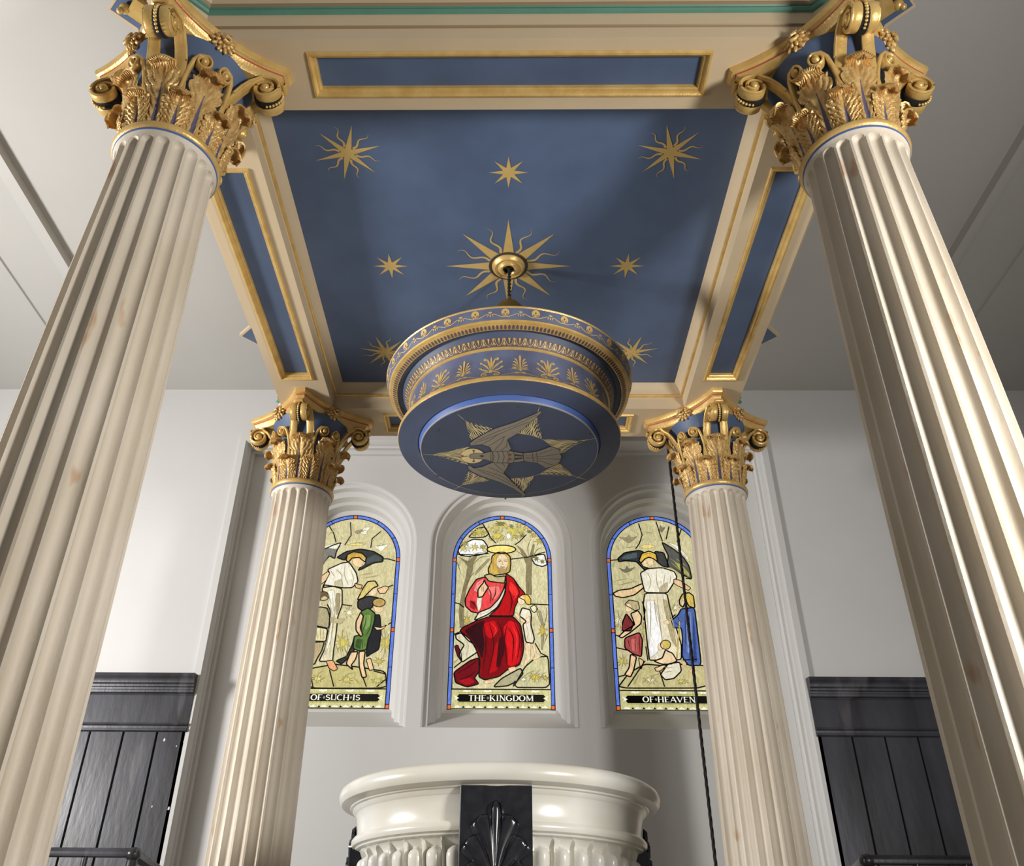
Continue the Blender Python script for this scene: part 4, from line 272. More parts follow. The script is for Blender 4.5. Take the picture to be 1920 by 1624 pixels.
# ------------------------------------------------------------------ stained glass windows
_gm={}
def gm(rgb):
    k='glass_%d_%d_%d'%rgb
    if k not in _gm: _gm[k]=glass_mat(k, rgb)
    return _gm[k]
LETTERS={ # strokes (x0,y0,x1,y1,thick) on a unit-high cell ; serifs added
'O':(.8,'arc'),'F':(.62,[(.14,0,.14,1,1),(.14,.95,.6,.95,.4),(.14,.5,.45,.5,.4)]),'S':(.6,'s'),'U':(.78,[(.14,1,.14,.25,1),(.64,1,.64,.25,.45),(.14,.25,.24,.06,.8),(.24,.06,.5,.05,.5),(.5,.05,.64,.25,.5)]),
'C':(.7,'c'),'H':(.82,[(.14,0,.14,1,1),(.68,0,.68,1,1),(.14,.5,.68,.5,.4)]),'I':(.34,[(.17,0,.17,1,1)]),'T':(.7,[(.35,0,.35,1,1),(.04,.95,.66,.95,.4)]),
'E':(.66,[(.14,0,.14,1,1),(.14,.95,.62,.95,.4),(.14,.5,.48,.5,.4),(.14,.05,.62,.05,.4)]),'K':(.8,[(.14,0,.14,1,1),(.2,.42,.64,1,.4),(.3,.55,.7,0,1)]),
'N':(.84,[(.14,0,.14,1,.45),(.7,0,.7,1,.45),(.14,1,.7,0,1)]),'G':(.78,'g'),'D':(.78,[(.14,0,.14,1,1),(.14,.95,.45,.95,.4),(.14,.05,.45,.05,.4),(.45,.95,.66,.75,.7),(.66,.75,.69,.5,1),(.69,.5,.66,.25,1),(.66,.25,.45,.05,.7)]),
'M':(.98,[(.14,0,.14,1,.45),(.84,0,.84,1,1),(.14,1,.48,.1,1),(.48,.1,.84,1,.4)]),'A':(.8,[(.05,0,.4,1,.45),(.4,1,.74,0,1),(.2,.34,.6,.34,.4)]),'V':(.8,[(.05,1,.4,0,1),(.4,0,.74,1,.45)])}
def letter(b, ch, x, y, h, place, m, lift):
    w,st=LETTERS[ch]; T=.16*h
    if isinstance(st,str):
        cx=.38; pts={'arc':arc(cx,.5,.34,0,360,18),'c':arc(cx,.5,.34,50,310,14),'g':arc(cx,.5,.34,50,330,15)+[(.68,.45),(.5,.45)],
            's':arc(.3,.73,.21,20,270,10)[:-1]+arc(.3,.27,.23,90,-160,10)}[st]
        ys=1.42 if st!='s' else 1.0
        pp=[(x+px*h, y+(.5+(py-.5)*ys)*h) for px,py in pts]
        ww=[T*(.5+.6*abs((px-cx)/.34)) for px,py in pts] if st!='s' else T*.85
        b.ribbon(pp, ww, place, m, lift)
    else:
        for x0,y0,x1,y1,t in st:
            b.ribbon([(x+x0*h,y+y0*h),(x+x1*h,y+y1*h)], T*t, place, m, lift)
            if x0==x1 and abs(y1-y0)>.6:
                for yy in (.03,.97): b.ribbon([(x+(x0-.13)*h,y+yy*h),(x+(x0+.13)*h,y+yy*h)], T*.4, place, m, lift)
    return w*h
def text(b, s, xc, y, h, place, m, lift, kx=1.4):
    """words spread wide: letters are drawn on a normal cell, then stretched sideways"""
    wd=sum(.36*h if c==' ' else LETTERS[c][0]*h+.05*h for c in s); x=-wd/2
    wide=lambda px,py,l: place(xc+px*kx,py,l)
    for c in s:
        if c==' ':
            for dx,dy in ((.06,.5),(.16,.34),(.16,.66),(.26,.5)): b.flat([(x+dx*h+.055*h*math.cos(a),y+dy*h+.075*h*math.sin(a)) for a in (0,1.57,3.14,4.71)], wide, m, lift)
            x+=.36*h
        else: x+=letter(b,c,x,y,h,wide,m,lift)+.05*h
    return wd
def smooth(p, it=2):
    """round the corners of a closed outline"""
    for _ in range(it):
        q=[]
        for i,(x0,y0) in enumerate(p):
            x1,y1=p[(i+1)%len(p)]
            q+= [(x0*.89+x1*.11,y0*.89+y1*.11),(x0*.11+x1*.89,y0*.11+y1*.89)]
        p=q
    return p
def inside_arch(x, y, off):
    h=GH-off; sp=GS-GB
    if y<=sp: return max(-h,min(h,x)), max(off*.2,y)
    d=math.hypot(x,y-sp)
    if d>h: return x*h/d, sp+(y-sp)*h/d
    return x,y
def window(i, cx, side, shapes, words, tx, folds, cames):
    root=struct(thing('window_%d'%i, {'left':'arched stained glass window at left, bending angel with children, words OF SUCH IS','middle':'arched stained glass window in the middle, seated figure in red robes, words THE KINGDOM','right':'arched stained glass window at right, white robed angel with children, words OF HEAVEN'}[side], 'window', (cx,YG,GB)))
    pl=lambda x,y,l:(x,-l,y)
    sp=GS-GB
    def outline(off, n=28): return [(-(GH-off),off*.15),( (GH-off),off*.15)]+arc(0,sp,GH-off,0,180,n)
    BW=.034
    mats=[]; 
    def mi(m):
        if m not in mats: mats.append(m)
        return mats.index(m)
    # figure panel
    b=MB(); lead=MB()
    b.flat(outline(BW), pl, mi(glass_mat('painted_background_glass_'+side, (212,206,166) if side=='middle' else (206,198,156), 1.0, .12, (150,142,100))), .0)
    lift=.0006
    for col,ld,q in shapes:
        p=[inside_arch(x,y,BW) for x,y in smooth(pairs(q))]
        b.flat(p, pl, mi(gm(col)), lift); lift+=.00025
        if not ld and sum(col)>330: b.ribbon(p, .0024, pl, mi(gm((104,88,58))), lift-.0001, closed=True)
        if ld: per=sum(math.hypot(p[j][0]-p[j-1][0],p[j][1]-p[j-1][1]) for j in range(len(p))); lead.ribbon(p, .0105 if per>.35 else .007, pl, 0, lift+.0004, closed=True)
    for c in cames: lead.ribbon([inside_arch(x,y,BW) for x,y in pairs(c)], .0095, pl, 0, lift+.0004)
    for col,wd,q in folds:
        q=pairs(q); n=12; P3=[]
        for k in range(n+1):          # smooth stroke through the points
            f=k/n*(len(q)-1); i=min(int(f),len(q)-2); t=f-i
            p0,p1,p2,p3=q[max(i-1,0)],q[i],q[i+1],q[min(i+2,len(q)-1)]
            P3.append(inside_arch(*[.5*((2*p1[c])+(p2[c]-p0[c])*t+(2*p0[c]-5*p1[c]+4*p2[c]-p3[c])*t*t+(3*p1[c]-p0[c]-3*p2[c]+p3[c])*t**3) for c in (0,1)],BW))
        b.ribbon(P3, [wd*max(.15,math.sin(PI*(k+.6)/(n+1.2))) for k in range(n+1)], pl, mi(gm(col)), lift)
        lift+=.00006
    glass=b.build('glass', mats, root, recalc=False)
    # inscription band
    b=MB(); hb=.145
    lm=[gm((198,194,140)),M_LEAD,gm((232,228,200)),gm((176,172,84)),gm((236,232,214))]
    L=lift+.001; w=GH-BW
    b.flat([(-w,.004),(w,.004),(w,hb),(-w,hb)], pl, 0, L); b.flat([(-w+.055,.052),(w-.055,.052),(w-.03,.08),(w-.055,.108),(-w+.055,.108),(-w+.03,.08)], pl, 1, L+.0003)
    for yy in (.115,.042): b.flat([(-w+.05,yy),(w-.05,yy),(w-.05,yy+.007),(-w+.05,yy+.007)], pl, 3, L+.0003)
    for k in range(9):
        xx=-w+.045+k*(2*w-.09)/8
        b.flat([(xx-.024,.01),(xx+.024,.01),(xx+.016,.02),(xx+.006,.022),(xx,.03),(xx-.006,.022),(xx-.016,.02)], pl, 4, L+.0006)
        if k<8: b.flat([(xx+.03,.008),(xx+.055,.008),(xx+.043,.024)], pl, 1, L+.0006)
    for sgn in (-1,1):
        for xx in (.1,.25): b.flat([(sgn*xx-.03,.128),(sgn*xx,.122),(sgn*xx+.03,.128),(sgn*xx+.024,.14),(sgn*xx,.134),(sgn*xx-.024,.14)], pl, 4, L+.0006)
        b.flat([(sgn*(w-.012),.06),(sgn*(w-.03),.08),(sgn*(w-.012),.1),(sgn*(w-.04),.09),(sgn*(w-.055),.08),(sgn*(w-.04),.07)], pl, 2, L+.0006)
    b.ribbon([(-w,hb),(w,hb)], .009, pl, 1, L+.0008)
    b.ribbon([(-w,.003),(w,.003)], .006, pl, 1, L+.0008)
    b.build('inscription_band', lm, root, recalc=False)
    b=MB(); text(b, words, tx, .06, .041, pl, 0, L+.0012); b.build('lettering', gm((240,236,216)), root, recalc=False)
    # coloured border of blue glass with orange squares
    b=MB(); oc=arc(0,sp,GH-.004,0,180,28); ic=arc(0,sp,GH-BW+.004,0,180,28)
    o=[(GH-.004,.004)]+oc+[(-GH+.004,.004)]; i_=[(GH-BW+.004,.004)]+ic+[(-GH+BW-.004,.004)]
    rows=[[pl(x,y,.002) for x,y in o],[pl(x,y,.002) for x,y in i_]]
    b.grid(rows, 0)
    sq=.024; mid=(GH-.004+GH-BW+.004)/2
    for sgn in (-1,1):
        for yy in (.02,.02+(sp-.02)*.5,sp):
            b.flat([(sgn*mid-.015,yy-sq/2),(sgn*mid+.015,yy-sq/2),(sgn*mid+.015,yy+sq/2),(sgn*mid-.015,yy+sq/2)], pl, 1, .003)
    b.flat([(-sq/2,sp+mid-.015),(sq/2,sp+mid-.015),(sq/2,sp+mid+.015),(-sq/2,sp+mid+.015)], pl, 1, .003)
    b.build('border', [gm((92,122,212)),gm((226,106,40))], root, recalc=False)
    ic2=arc(0,sp,GH-BW+.002,0,180,28); lead.ribbon([(GH-BW+.002,.004)]+ic2+[(-GH+BW-.002,.004)], .008, pl, 0, .0045)
    oc2=arc(0,sp,GH-.003,0,180,28); lead.ribbon([(GH-.003,.0)]+oc2+[(-GH+.003,.0)], .007, pl, 0, .0045)
    for sgn in (-1,1):
        for yy in (.02,.02+(sp-.02)*.5,sp):
            for d in (-.016,.016): lead.ribbon([(sgn*(GH-.004),yy+d),(sgn*(GH-BW+.004),yy+d)], .006, pl, 0, .0045)
        for yy in (.02+(sp-.02)*.25,.02+(sp-.02)*.75): lead.ribbon([(sgn*(GH-.004),yy),(sgn*(GH-BW+.004),yy)], .005, pl, 0, .0045)
        for a in (30,60): 
            ca,sa=math.cos(math.radians(a)),math.sin(math.radians(a)); lead.ribbon([(sgn*ca*(GH-.004),sp+sa*(GH-.004)),(sgn*ca*(GH-BW+.004),sp+sa*(GH-BW+.004))], .006, pl, 0, .0045)
    for d in (-.016,.016): lead.ribbon([(d,sp+GH-.004),(d,sp+GH-BW+.004)], .006, pl, 0, .0045)
    lead.build('lead_cames', M_LEAD, root, recalc=False)
    # moulded plaster surround from the outer arch to the glass
    b=MB(); mp=[(OR_,YR-YG),(OR_-.012,YR-YG+.004),(OR_-.02,YR-YG+.02),(OR_-.045,YR-YG+.024),(OR_-.052,YR-YG+.07),(OR_-.068,YR-YG+.085),(OR_-.092,YR-YG+.09),(OR_-.102,YR-YG+.15),(GH+.035,YR-YG+.17),(GH+.030,-.03),(GH+.012,-.02),(GH,-.012),(GH,.03)]
    zs=SILL-GB
    rows=[]
    for r,y in mp: rows.append([(-r,y,zs),(-r,y,.0)]+[(x,y,z) for x,z in arc(0,sp,r,180,0,32)]+[(r,y,.0),(r,y,zs)])
    b.grid(rows); 
    b.grid([[(-OR_,YR-YG,zs),(OR_,YR-YG,zs)],[(-OR_,-.03,-.03),(OR_,-.03,-.03)],[(-OR_,-.02,-.005),(OR_,-.02,-.005)],[(-OR_,.03,0),(OR_,.03,0)]])
    b.build('arch_surround', M_WALL, root, recalc=False)
window(1, WIN[0][0], 'left', GLASS_LEFT, 'OF SUCH IS', .0, FOLDS_LEFT, CAMES_LEFT)
window(2, WIN[1][0], 'middle', GLASS_MID, 'THE KINGDOM', 0, FOLDS_MID, CAMES_MID)
window(3, WIN[2][0], 'right', GLASS_RIGHT, 'OF HEAVEN', -.005, FOLDS_RIGHT, CAMES_RIGHT)
# ------------------------------------------------------------------ columns
CZ0 = HC+2.69                    # bottom of the capital
CZA = HC+3.151                   # underside of the abacus
def shaft_mesh():
    b=MB(); NF,K=20,14
    def R(z):
        zz=z-HC; pts=[(-.3,.217),(.3,.2145),(.7,.212),(1.1,.2085),(1.5,.204),(2.0,.194),(2.3,.186),(2.5,.180),(2.575,.1782),(2.615,.1795),(2.632,.184),(2.645,.191)]
        for (a,ra),(c,rc) in zip(pts,pts[1:]):
            if zz<=c: return ra+(rc-ra)*(zz-a)/(c-a)
        return pts[-1][1]
    ztop=HC+2.627
    zs=[.24,.34]+[.34+i*(ztop-.06-.34)/14 for i in range(1,15)]+[ztop-.04]+[ztop-.022+.022*math.sin(i/9*PI/2) for i in range(0,10)]+[ztop+.003,HC+2.635,HC+2.640,HC+2.645]
    rows=[]
    for z in zs:
        r=R(z); row=[]
        hw=2*PI*r/NF*.415
        for i in range(NF):
            for k in range(K):
                u=-1.25+2.5*k/K; a=u
                t=max(0,(z-(ztop-hw))/hw); rr=a*a+t*t
                d=.95*hw*math.sqrt(1-rr) if (rr<1 and z<ztop) else 0
                th=(i+ (u/2.5))*2*PI/NF
                row.append(((r-d)*math.cos(th),(r-d)*math.sin(th),z))
        rows.append(row)
    b.grid(rows, cu=True)
    # moulded base (below the picture)
    b.lathe([(.0,0),(.3,0),(.3,.08),(.29,.08),(.3,.1),(.29,.135),(.26,.14),(.25,.165),(.265,.17),(.272,.19),(.262,.21),(.235,.215),(.222,.24)],48)
    return b
def ring_mesh():
    b=MB(); z=HC+2.645
    b.lathe([(.185,z-.001),(.1925,z-.0005),(.1935,z+.006),(.192,z+.009)],72,m=1)
    b.lathe([(.189,z+.008),(.1945,z+.010),(.2,z+.016),(.2025,z+.026),(.2,z+.036),(.193,z+.043),(.17,z+.046)],72,m=0)
    return b
def bell_r(z):
    t=(z-CZ0)/(CZA-CZ0); return .172+.012*t+.062*t**3.2
def bell_mesh():
    b=MB(); prof=[(bell_r(CZ0+(CZA-CZ0)*i/18), CZ0+(CZA-CZ0)*i/18) for i in range(19)]
    prof+= [(.0,CZA)]; prof[0]=(.172,CZ0-.004); b.lathe([(.0,CZ0-.004)]+prof,64); return b
def leaf_mesh(h, w, c):
    """acanthus leaf facing +x, foot on the bell at the ring, crown rolled over"""
    b=MB(); ns,nt=64,28; NL=7; SC=.70; d0=.036
    def spine(s):
        if s<SC:
            q=s/SC; return .005+(d0-.005)*q**1.5, (h-c)*q
        f=(s-SC)/(1-SC); a=PI-f*PI*1.13
        return d0+c*1.15+c*1.15*math.cos(a), h-c+c*math.sin(a)
    out=[]
    for i in range(ns+1):
        s=i/ns; d,z=spine(s)
        d2,z2=spine(min(1,s+.01)); d1,z1=spine(max(0,s-.01)); l=math.hypot(d2-d1,z2-z1); nd,nz=(z2-z1)/l,-(d2-d1)/l
        env=.74+.26*math.sin(min(1,s/.45)*PI/2)
        if s>.62: env*=1-.42*((s-.62)/.38)**1.0
        if s>.93: env*=.35+.65*math.sqrt(max(0,1-((s-.93)/.07)**2))
        o=[]
        for j in range(nt+1):
            k=abs(j-14); v=max(.03,.24*(1-s/.56))
            at=v*k/3 if k<=3 else v+(1-v)*(k-3)/11; t=at if j>14 else -at
            q=NL*(s-.40*at)+.3
            qe=NL*(s-.40)+.3
            lobe=abs(math.sin(PI*qe))**.55
            ww=w*env*(.80+.20*lobe)
            gr=abs(math.sin(PI*q))**.8                       # valley between lobes
            fine=.5+.5*math.cos(2*PI*q*3)
            open_=min(1,max(0,(at-.10)/.22))
            crown=max(0,min(1,(s-.60)/.12))
            rel=((.0075*gr+.0045*fine*gr)*(1-crown)+crown*.0065*(.5+.5*math.cos(t*5.5*2*PI)))*open_**(1-crown)
            midv=-.003*max(0,1-at/.16)
            dd=d+(rel+midv)*nd-.007*at**2+.006*at**5
            zz=z+(rel+midv)*nz+(.006*at*at if s<SC else -.008*at*at)
            if s>SC: dd-=.010*at*at; 
            x=t*ww; Z=CZ0+zz
            r=bell_r(max(CZ0,min(Z,CZA)))+max(.002,dd); a=x/(.205 if s<SC else .225)
            o.append((r*math.cos(a), r*math.sin(a), Z))
        out.append(o)
    def mf(i,j):
        return 1 if (i<.54*ns and 11<=j<17) else 0
    b.grid(out, mf=mf); return b
def spiral(cx, cz, r0, a0, turns, n, shrink):
    pts=[]
    for i in range(n+1):
        f=i/n; a=a0-f*turns*2*PI; r=r0*(1-f*shrink); pts.append((cx+r*math.cos(a), cz+r*math.sin(a)))
    return pts
def volute_mesh():
    """double strap volute facing +x, curling under the abacus tip"""
    b=MB()
    stem=[(.178,CZ0+.10),(.182,CZ0+.16),(.190,CZ0+.22),(.203,CZ0+.275),(.220,CZ0+.325),(.242,CZ0+.37),(.269,CZ0+.408),(.300,CZ0+.432)]
    sp=spiral(.330,CZA-.068,.062,math.radians(112),1.9,48,.82)
    path2=stem+sp
    n=len(path2); ns=len(stem)
    for sg in (-1,1):
        path=[]; wid=[]
        for i,(r,z) in enumerate(path2):
            f=min(1,i/(ns+2)); off=.060*(1-f)+.0305*f; off+=.006*math.sin(min(1,f)*PI)
            path.append((r,sg*off,z)); wid.append(.050*(1-f)+.040*f)
        b.sweep(path, wid, (0,1,0), .013)
        # raised roll on the outer edge of the strap
        b.tube([(p[0],p[1]+sg*wid[i]*.42,p[2]) for i,p in enumerate(path)], .0075, 6)
        b.ball((.330,sg*.052,CZA-.068),.017,.012,.017)
    # web between the scrolls, channel and pearls
    sp2=spiral(.330,CZA-.068,.056,math.radians(112),1.0,24,.15)
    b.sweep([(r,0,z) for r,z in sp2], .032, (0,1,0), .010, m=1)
    for i in range(15):
        b.ball((.330+.060*math.cos(math.radians(95-i*13)),0,CZA-.068+.060*math.sin(math.radians(95-i*13))),.0078*(.7+.3*math.sin(i/14*PI)),nu=8,nv=5)
    # little curl between scroll and abacus tip
    c=spiral(.388,CZA-.014,.016,math.radians(200),1.4,20,.7)
    b.sweep([(r,0,z) for r,z in [(.345,CZA-.004)]+c], .05, (0,1,0), .005)
    return b
def helix_mesh(sg):
    """small inner scroll on the face toward +x, sg picks the side"""
    b=MB(); R=.238
    base=[(.112,CZ0+.12),(.104,CZ0+.20),(.098,CZ0+.25),(.092,CZ0+.295),(.082,CZ0+.335),(.066,CZ0+.358)]
    sp=spiral(.046,CZ0+.335,.032,math.radians(70),1.6,30,.78)
    sp=[(.046-(x-.046),z) for x,z in sp]      # curls toward the centre line
    pts=base+[(x,z) for x,z in sp]
    path=[]; wd=[]; wid=[]
    for i,(x,z) in enumerate(pts):
        rr=bell_r(min(z,CZA))+.008+ .024*min(1,i/6); a=sg*x/R
        path.append((rr*math.cos(a),rr*math.sin(a),z)); wd.append((math.cos(a),math.sin(a),0)); wid.append(.034)
    b.sweep(path, wid, lambda i: wd[i], [.016 if i<6 else .010 for i in range(len(pts))])
    a=sg*.046/R; rr=bell_r(CZ0+.335)+.034
    b.ball((rr*math.cos(a)+.012,rr*math.sin(a),CZ0+.335),.013,.013,.013)
    return b
def abacus_outline(R, hw, sag, n=14):
    pts=[]
    for k in range(4):
        ca,sa=math.cos(k*PI/2),math.sin(k*PI/2)
        rot=lambda x,y:(x*ca-y*sa,x*sa+y*ca)
        A,B=(R,hw),(hw,R)
        pts.append(rot(R,-hw))
        for i in range(n+1):
            t=i/n; s=sag*4*t*(1-t)*.7071
            if i<n or True: pts.append(rot(A[0]+(B[0]-A[0])*t-s, A[1]+(B[1]-A[1])*t-s))
        pts.pop()    # the last one is the next tip's first corner
    return pts
def abacus_mesh():
    b=MB(); z=CZA
    lv=[(.352,.020,.048,z,0),(.362,.021,.049,z+.006,0),(.368,.022,.05,z+.018,0),(.382,.026,.05,z+.032,1),(.3835,.0265,.05,z+.041,1),(.386,.027,.05,z+.0425,0),(.398,.030,.05,z+.047,0),(.406,.031,.05,z+.058,0),(.408,.031,.05,z+.075,0)]
    rows=[[(x,y,zz) for x,y in abacus_outline(R,h,s)] for R,h,s,zz,_ in lv]
    b.grid(rows, cu=True, mf=lambda i,j: 1 if lv[i][4]==1 and lv[i+1][4]==1 else 0)
    n=len(rows[0]); k=0
    b.f.append(tuple(range(n))); b.m.append(0); b.f.append(tuple(range(n*(len(rows)-1),n*len(rows)))); b.m.append(0)
    return b
def rosette_mesh():
    """flower on the hollow of the abacus, facing +x"""
    b=MB(); c=(.246,0,CZA+.034); NP=11
    for ring,(rr,pl,x0) in enumerate(((.038,.022,0.0),(.027,.016,.012))):
        for i in range(NP):
            a=2*PI*(i+.5*ring)/NP
            m=Matrix.Rotation(a,3,'X')
            b.ball((c[0]+x0+.006,c[1]-math.sin(a)*rr,c[2]+math.cos(a)*rr),.010,.0085,pl,nu=8,nv=6,tf=m)
    pts=[(.004,.030),(.012,.022),(.010,.008),(-.006,.004),(-.016,-.008),(-.010,-.022),(.006,-.024),(.014,-.014),(.012,-.004)]
    b.tube([(c[0]+.030+.008*math.sin(i/8*PI),y,c[2]+z) for i,(y,z) in enumerate(pts)],[.006,.008,.0085,.0085,.009,.009,.0085,.008,.006],8)
    b.ball((c[0]-.004,0,c[2]),.012,.045,.045,nu=16,nv=8)
    return b
me_shaft=shaft_mesh(); me_ring=ring_mesh()
def rotz(o,a): o.rotation_euler=(0,0,a)
_proto={}
def part(key, maker, name, mats, parent, a=0.0, sharp=35):
    if key not in _proto:
        o=maker().build(name, mats, parent, sharp=sharp); _proto[key]=o
    else:
        o=_proto[key].copy(); COL.objects.link(o); o.parent=parent; o.name=name
    o.rotation_euler=(0,0,a); return o
COLS=[(-1,-1,'near left fluted cream column with gilded leaf capital, its left flutes in dark shade'),
      (1,-1,'near right fluted cream column with gilded leaf capital, brightest on its right side'),
      (-1,1,'far left fluted cream column with gilded leaf capital, overlapping the OF SUCH IS window'),
      (1,1,'far right fluted cream column with gilded leaf capital, overlapping the OF HEAVEN window')]
for sx,sy,lab in COLS:
    root=thing('column', lab, 'column', (sx*S, CY+sy*S, 0), 'gilded columns carrying the canopy')
    part('shaft', shaft_mesh, 'shaft', M_STONE, root, sharp=28)
    part('ring', ring_mesh, 'neck_ring', [M_GOLD, M_BLUE2], root)
    cap=part('bell', bell_mesh, 'capital', M_BLUE, root)
    for k in range(8):
        part('leaf1', lambda: leaf_mesh(.150,.060,.021), 'acanthus_leaf', [M_LEAF,M_VEIN], cap, (k+.5)*PI/4, 60)
        part('leaf2', lambda: leaf_mesh(.290,.066,.025), 'acanthus_leaf', [M_LEAF,M_VEIN], cap, k*PI/4, 60)
    for k in range(4):
        part('vol', volute_mesh, 'volute', [M_GOLD,M_BLACKHOLE], cap, k*PI/2, 50)
        a=PI/4+k*PI/2
        part('hxL', lambda: helix_mesh(1), 'helix', M_GOLD, cap, a, 50)
        part('hxR', lambda: helix_mesh(-1), 'helix', M_GOLD, cap, a, 50)
        part('ros', rosette_mesh, 'rosette', M_LEAF, cap, a, 60)
    part('aba', abacus_mesh, 'abacus', [M_GOLD,M_RED], cap, 0, 30)
# ------------------------------------------------------------------ canopy on the columns
canopy=thing('canopy', 'cream and gilt square canopy with blue starry ceiling, carried on four columns', 'canopy', (0,CY,Z_SOF))
HW=.168
SI, SO = S-HW, S+HW
CORN=[(-1,-1),(1,-1),(1,1),(-1,1)]
def outline(o, wres=.172, tres=.165):
    """outer outline of the entablature with a diagonal projection at each corner, grown by o"""
    h=HW+o; w=wres+o; t=tres+o*.535; pts=[]
    for sx,sy in CORN:
        ax,ay=sx*S,sy*S; d=Vector((sx,sy)).normalized(); p=Vector((-d.y,d.x))
        s=h*math.sqrt(2)-w
        A=Vector((ax,ay))
        for a,bb in ((-w,s),(-w,t),(w,t),(w,s)):
            q=A+p*a+d*bb; pts.append((q.x,q.y))
    return pts
def stack(levels, name, mats, parent=canopy):
    b=MB(); rows=[[(x,y,z) for x,y in outline(o)] for o,z,_ in levels]
    b.grid(rows, cu=True, mf=lambda i,j: levels[i][2]); return b.build(name, mats, parent, recalc=False, sharp=20)
z0=0.0   # relative to the soffit
# architrave: fasciae separated by thin bronze lines
stack([(0,0,0),(0,.068,1),(.004,.075,1),(.008,.078,0),(.010,.150,0)],'architrave',[M_CREAM,M_LINE])
stack([(.010,.150,0),(.020,.153,0),(.027,.162,0),(.022,.175,0),(.016,.187,0),(.022,.191,0)],'green_moulding',[M_GREEN])
stack([(.022,.191,1),(.028,.200,1),(.028,.204,0),(.03,.30,0),(.045,.315,0),(.05,.34,0),(.02,.345,0),(.02,.55,0)],'frieze',[M_CREAM,M_LINE])
stack([(.02,.55,1),(.085,.555,0),(.095,.556,0),(.10,.60,0),(.112,.62,0),(.117,.655,1),(.298,.66,0),(.314,.66,0),(.314,.685,0),(.12,.70,0),(.10,.80,0),(-.3,.82,0)],'cornice',[M_CREAM,M_BLUE])
# gold brackets under the corner cornices
for sx,sy in CORN[:2]:
    d=Vector((sx,sy)).normalized(); p=Vector((-d.y,d.x))
    for off in (-.355,.355):
        b=MB(); c=Vector((sx*S,sy*S))+d*.22+p*off
        f=lambda a,e,z:(c.x+d.x*a+p.x*e,c.y+d.y*a+p.y*e,z)
        b.add([f(*q) for q in ((-.05,-.05,.615),(.05,-.05,.615),(.05,.05,.615),(-.05,.05,.615),(-.05,-.06,.66),(.05,-.06,.66),(.05,.06,.66),(-.05,.06,.66))],[(0,3,2,1),(4,5,6,7),(0,1,5,4),(1,2,6,5),(2,3,7,6),(3,0,4,7)])
        b.ball(f(.06,-.04 if off<0 else .04,.63),.026); b.ball(f(.075,-.05 if off<0 else .05,.608),.016); b.build('bracket', M_GOLD, canopy)
# soffit with four sunk panels
P1,P2,PL=1.224,1.417,.82
b=MB(); xs=sorted({-SO,-P2,-P1,-SI,-PL,PL,SI,P1,P2,SO}); 
def is_hole(x,y):
    ax,ay=abs(x),abs(y)
    if ax<SI and ay<SI: return True
    return (P1<ax<P2 and ay<PL) or (P1<ay<P2 and ax<PL)
for x0,x1 in zip(xs,xs[1:]):
    for y0,y1 in zip(xs,xs[1:]):
        if not is_hole((x0+x1)/2,(y0+y1)/2): b.add([(x0,y0,0),(x1,y0,0),(x1,y1,0),(x0,y1,0)],[(0,1,2,3)])
for k,(sx,sy) in enumerate(CORN):
    o=outline(0)[4*k:4*k+4]; b.add([(x,y,0.0) for x,y in o]+[(sx*SO,sy*SO,0)],[(0,1,4),(1,2,4),(2,3,4)])
b.build('soffit', M_CREAM, canopy, recalc=False)
def frame(b, x0,x1,y0,y1, prof, m=0, mf=None):
    rows=[]
    for o,z in prof: rows.append([(x0+o,y0+o,z),(x1-o,y0+o,z),(x1-o,y1-o,z),(x0+o,y1-o,z)])
    b.grid(rows, m, cu=True, mf=mf)
PR=[(-.012,-.001),(-.006,-.010),(.002,-.012),(.008,-.006),(.012,.004),(.02,.006),(.024,.012),(.026,.03)]
for x0,x1,y0,y1 in ((-PL,PL,-P2,-P1),(-PL,PL,P1,P2),(-P2,-P1,-PL,PL),(P1,P2,-PL,PL)):
    b=MB(); b.box(x0+.02,x1-.02,y0+.02,y1-.02,.028,.04); pan=b.build('sunk_panel', M_BLUE, canopy)
    b=MB(); frame(b,x0,x1,y0,y1,PR); b.build('panel_frame', M_GOLD, pan, recalc=False, sharp=25)
# coffer sides, gilt bead, cove, blue ceiling
CA=1.097; ZC=.174
b=MB(); frame(b,-SI,SI,-SI,SI,[(0,0),(0,.085),(.004,.09)]); frame(b,-SI,SI,-SI,SI,[(.012,.108),(.016,.112),(.02,.13),(.03,.15),(.045,.165),(.054,.176)])
b.build('coffer_side', M_CREAM, canopy, recalc=False, sharp=20)
b=MB(); frame(b,-SI,SI,-SI,SI,[(.002,.088),(.008,.088),(.016,.093),(.018,.1),(.016,.106),(.01,.11)]); b.build('gilt_bead', M_GOLD, canopy, recalc=False, sharp=50)
b=MB(); b.box(-CA-.02,CA+.02,-CA-.02,CA+.02,ZC,ZC+.05); b.build('blue_ceiling', M_BLUE, canopy)
b=MB(); b.box(-SO+.03,SO-.03,-SO+.03,SO-.03,.5,.84); b.build('canopy_core', M_CREAM, canopy)
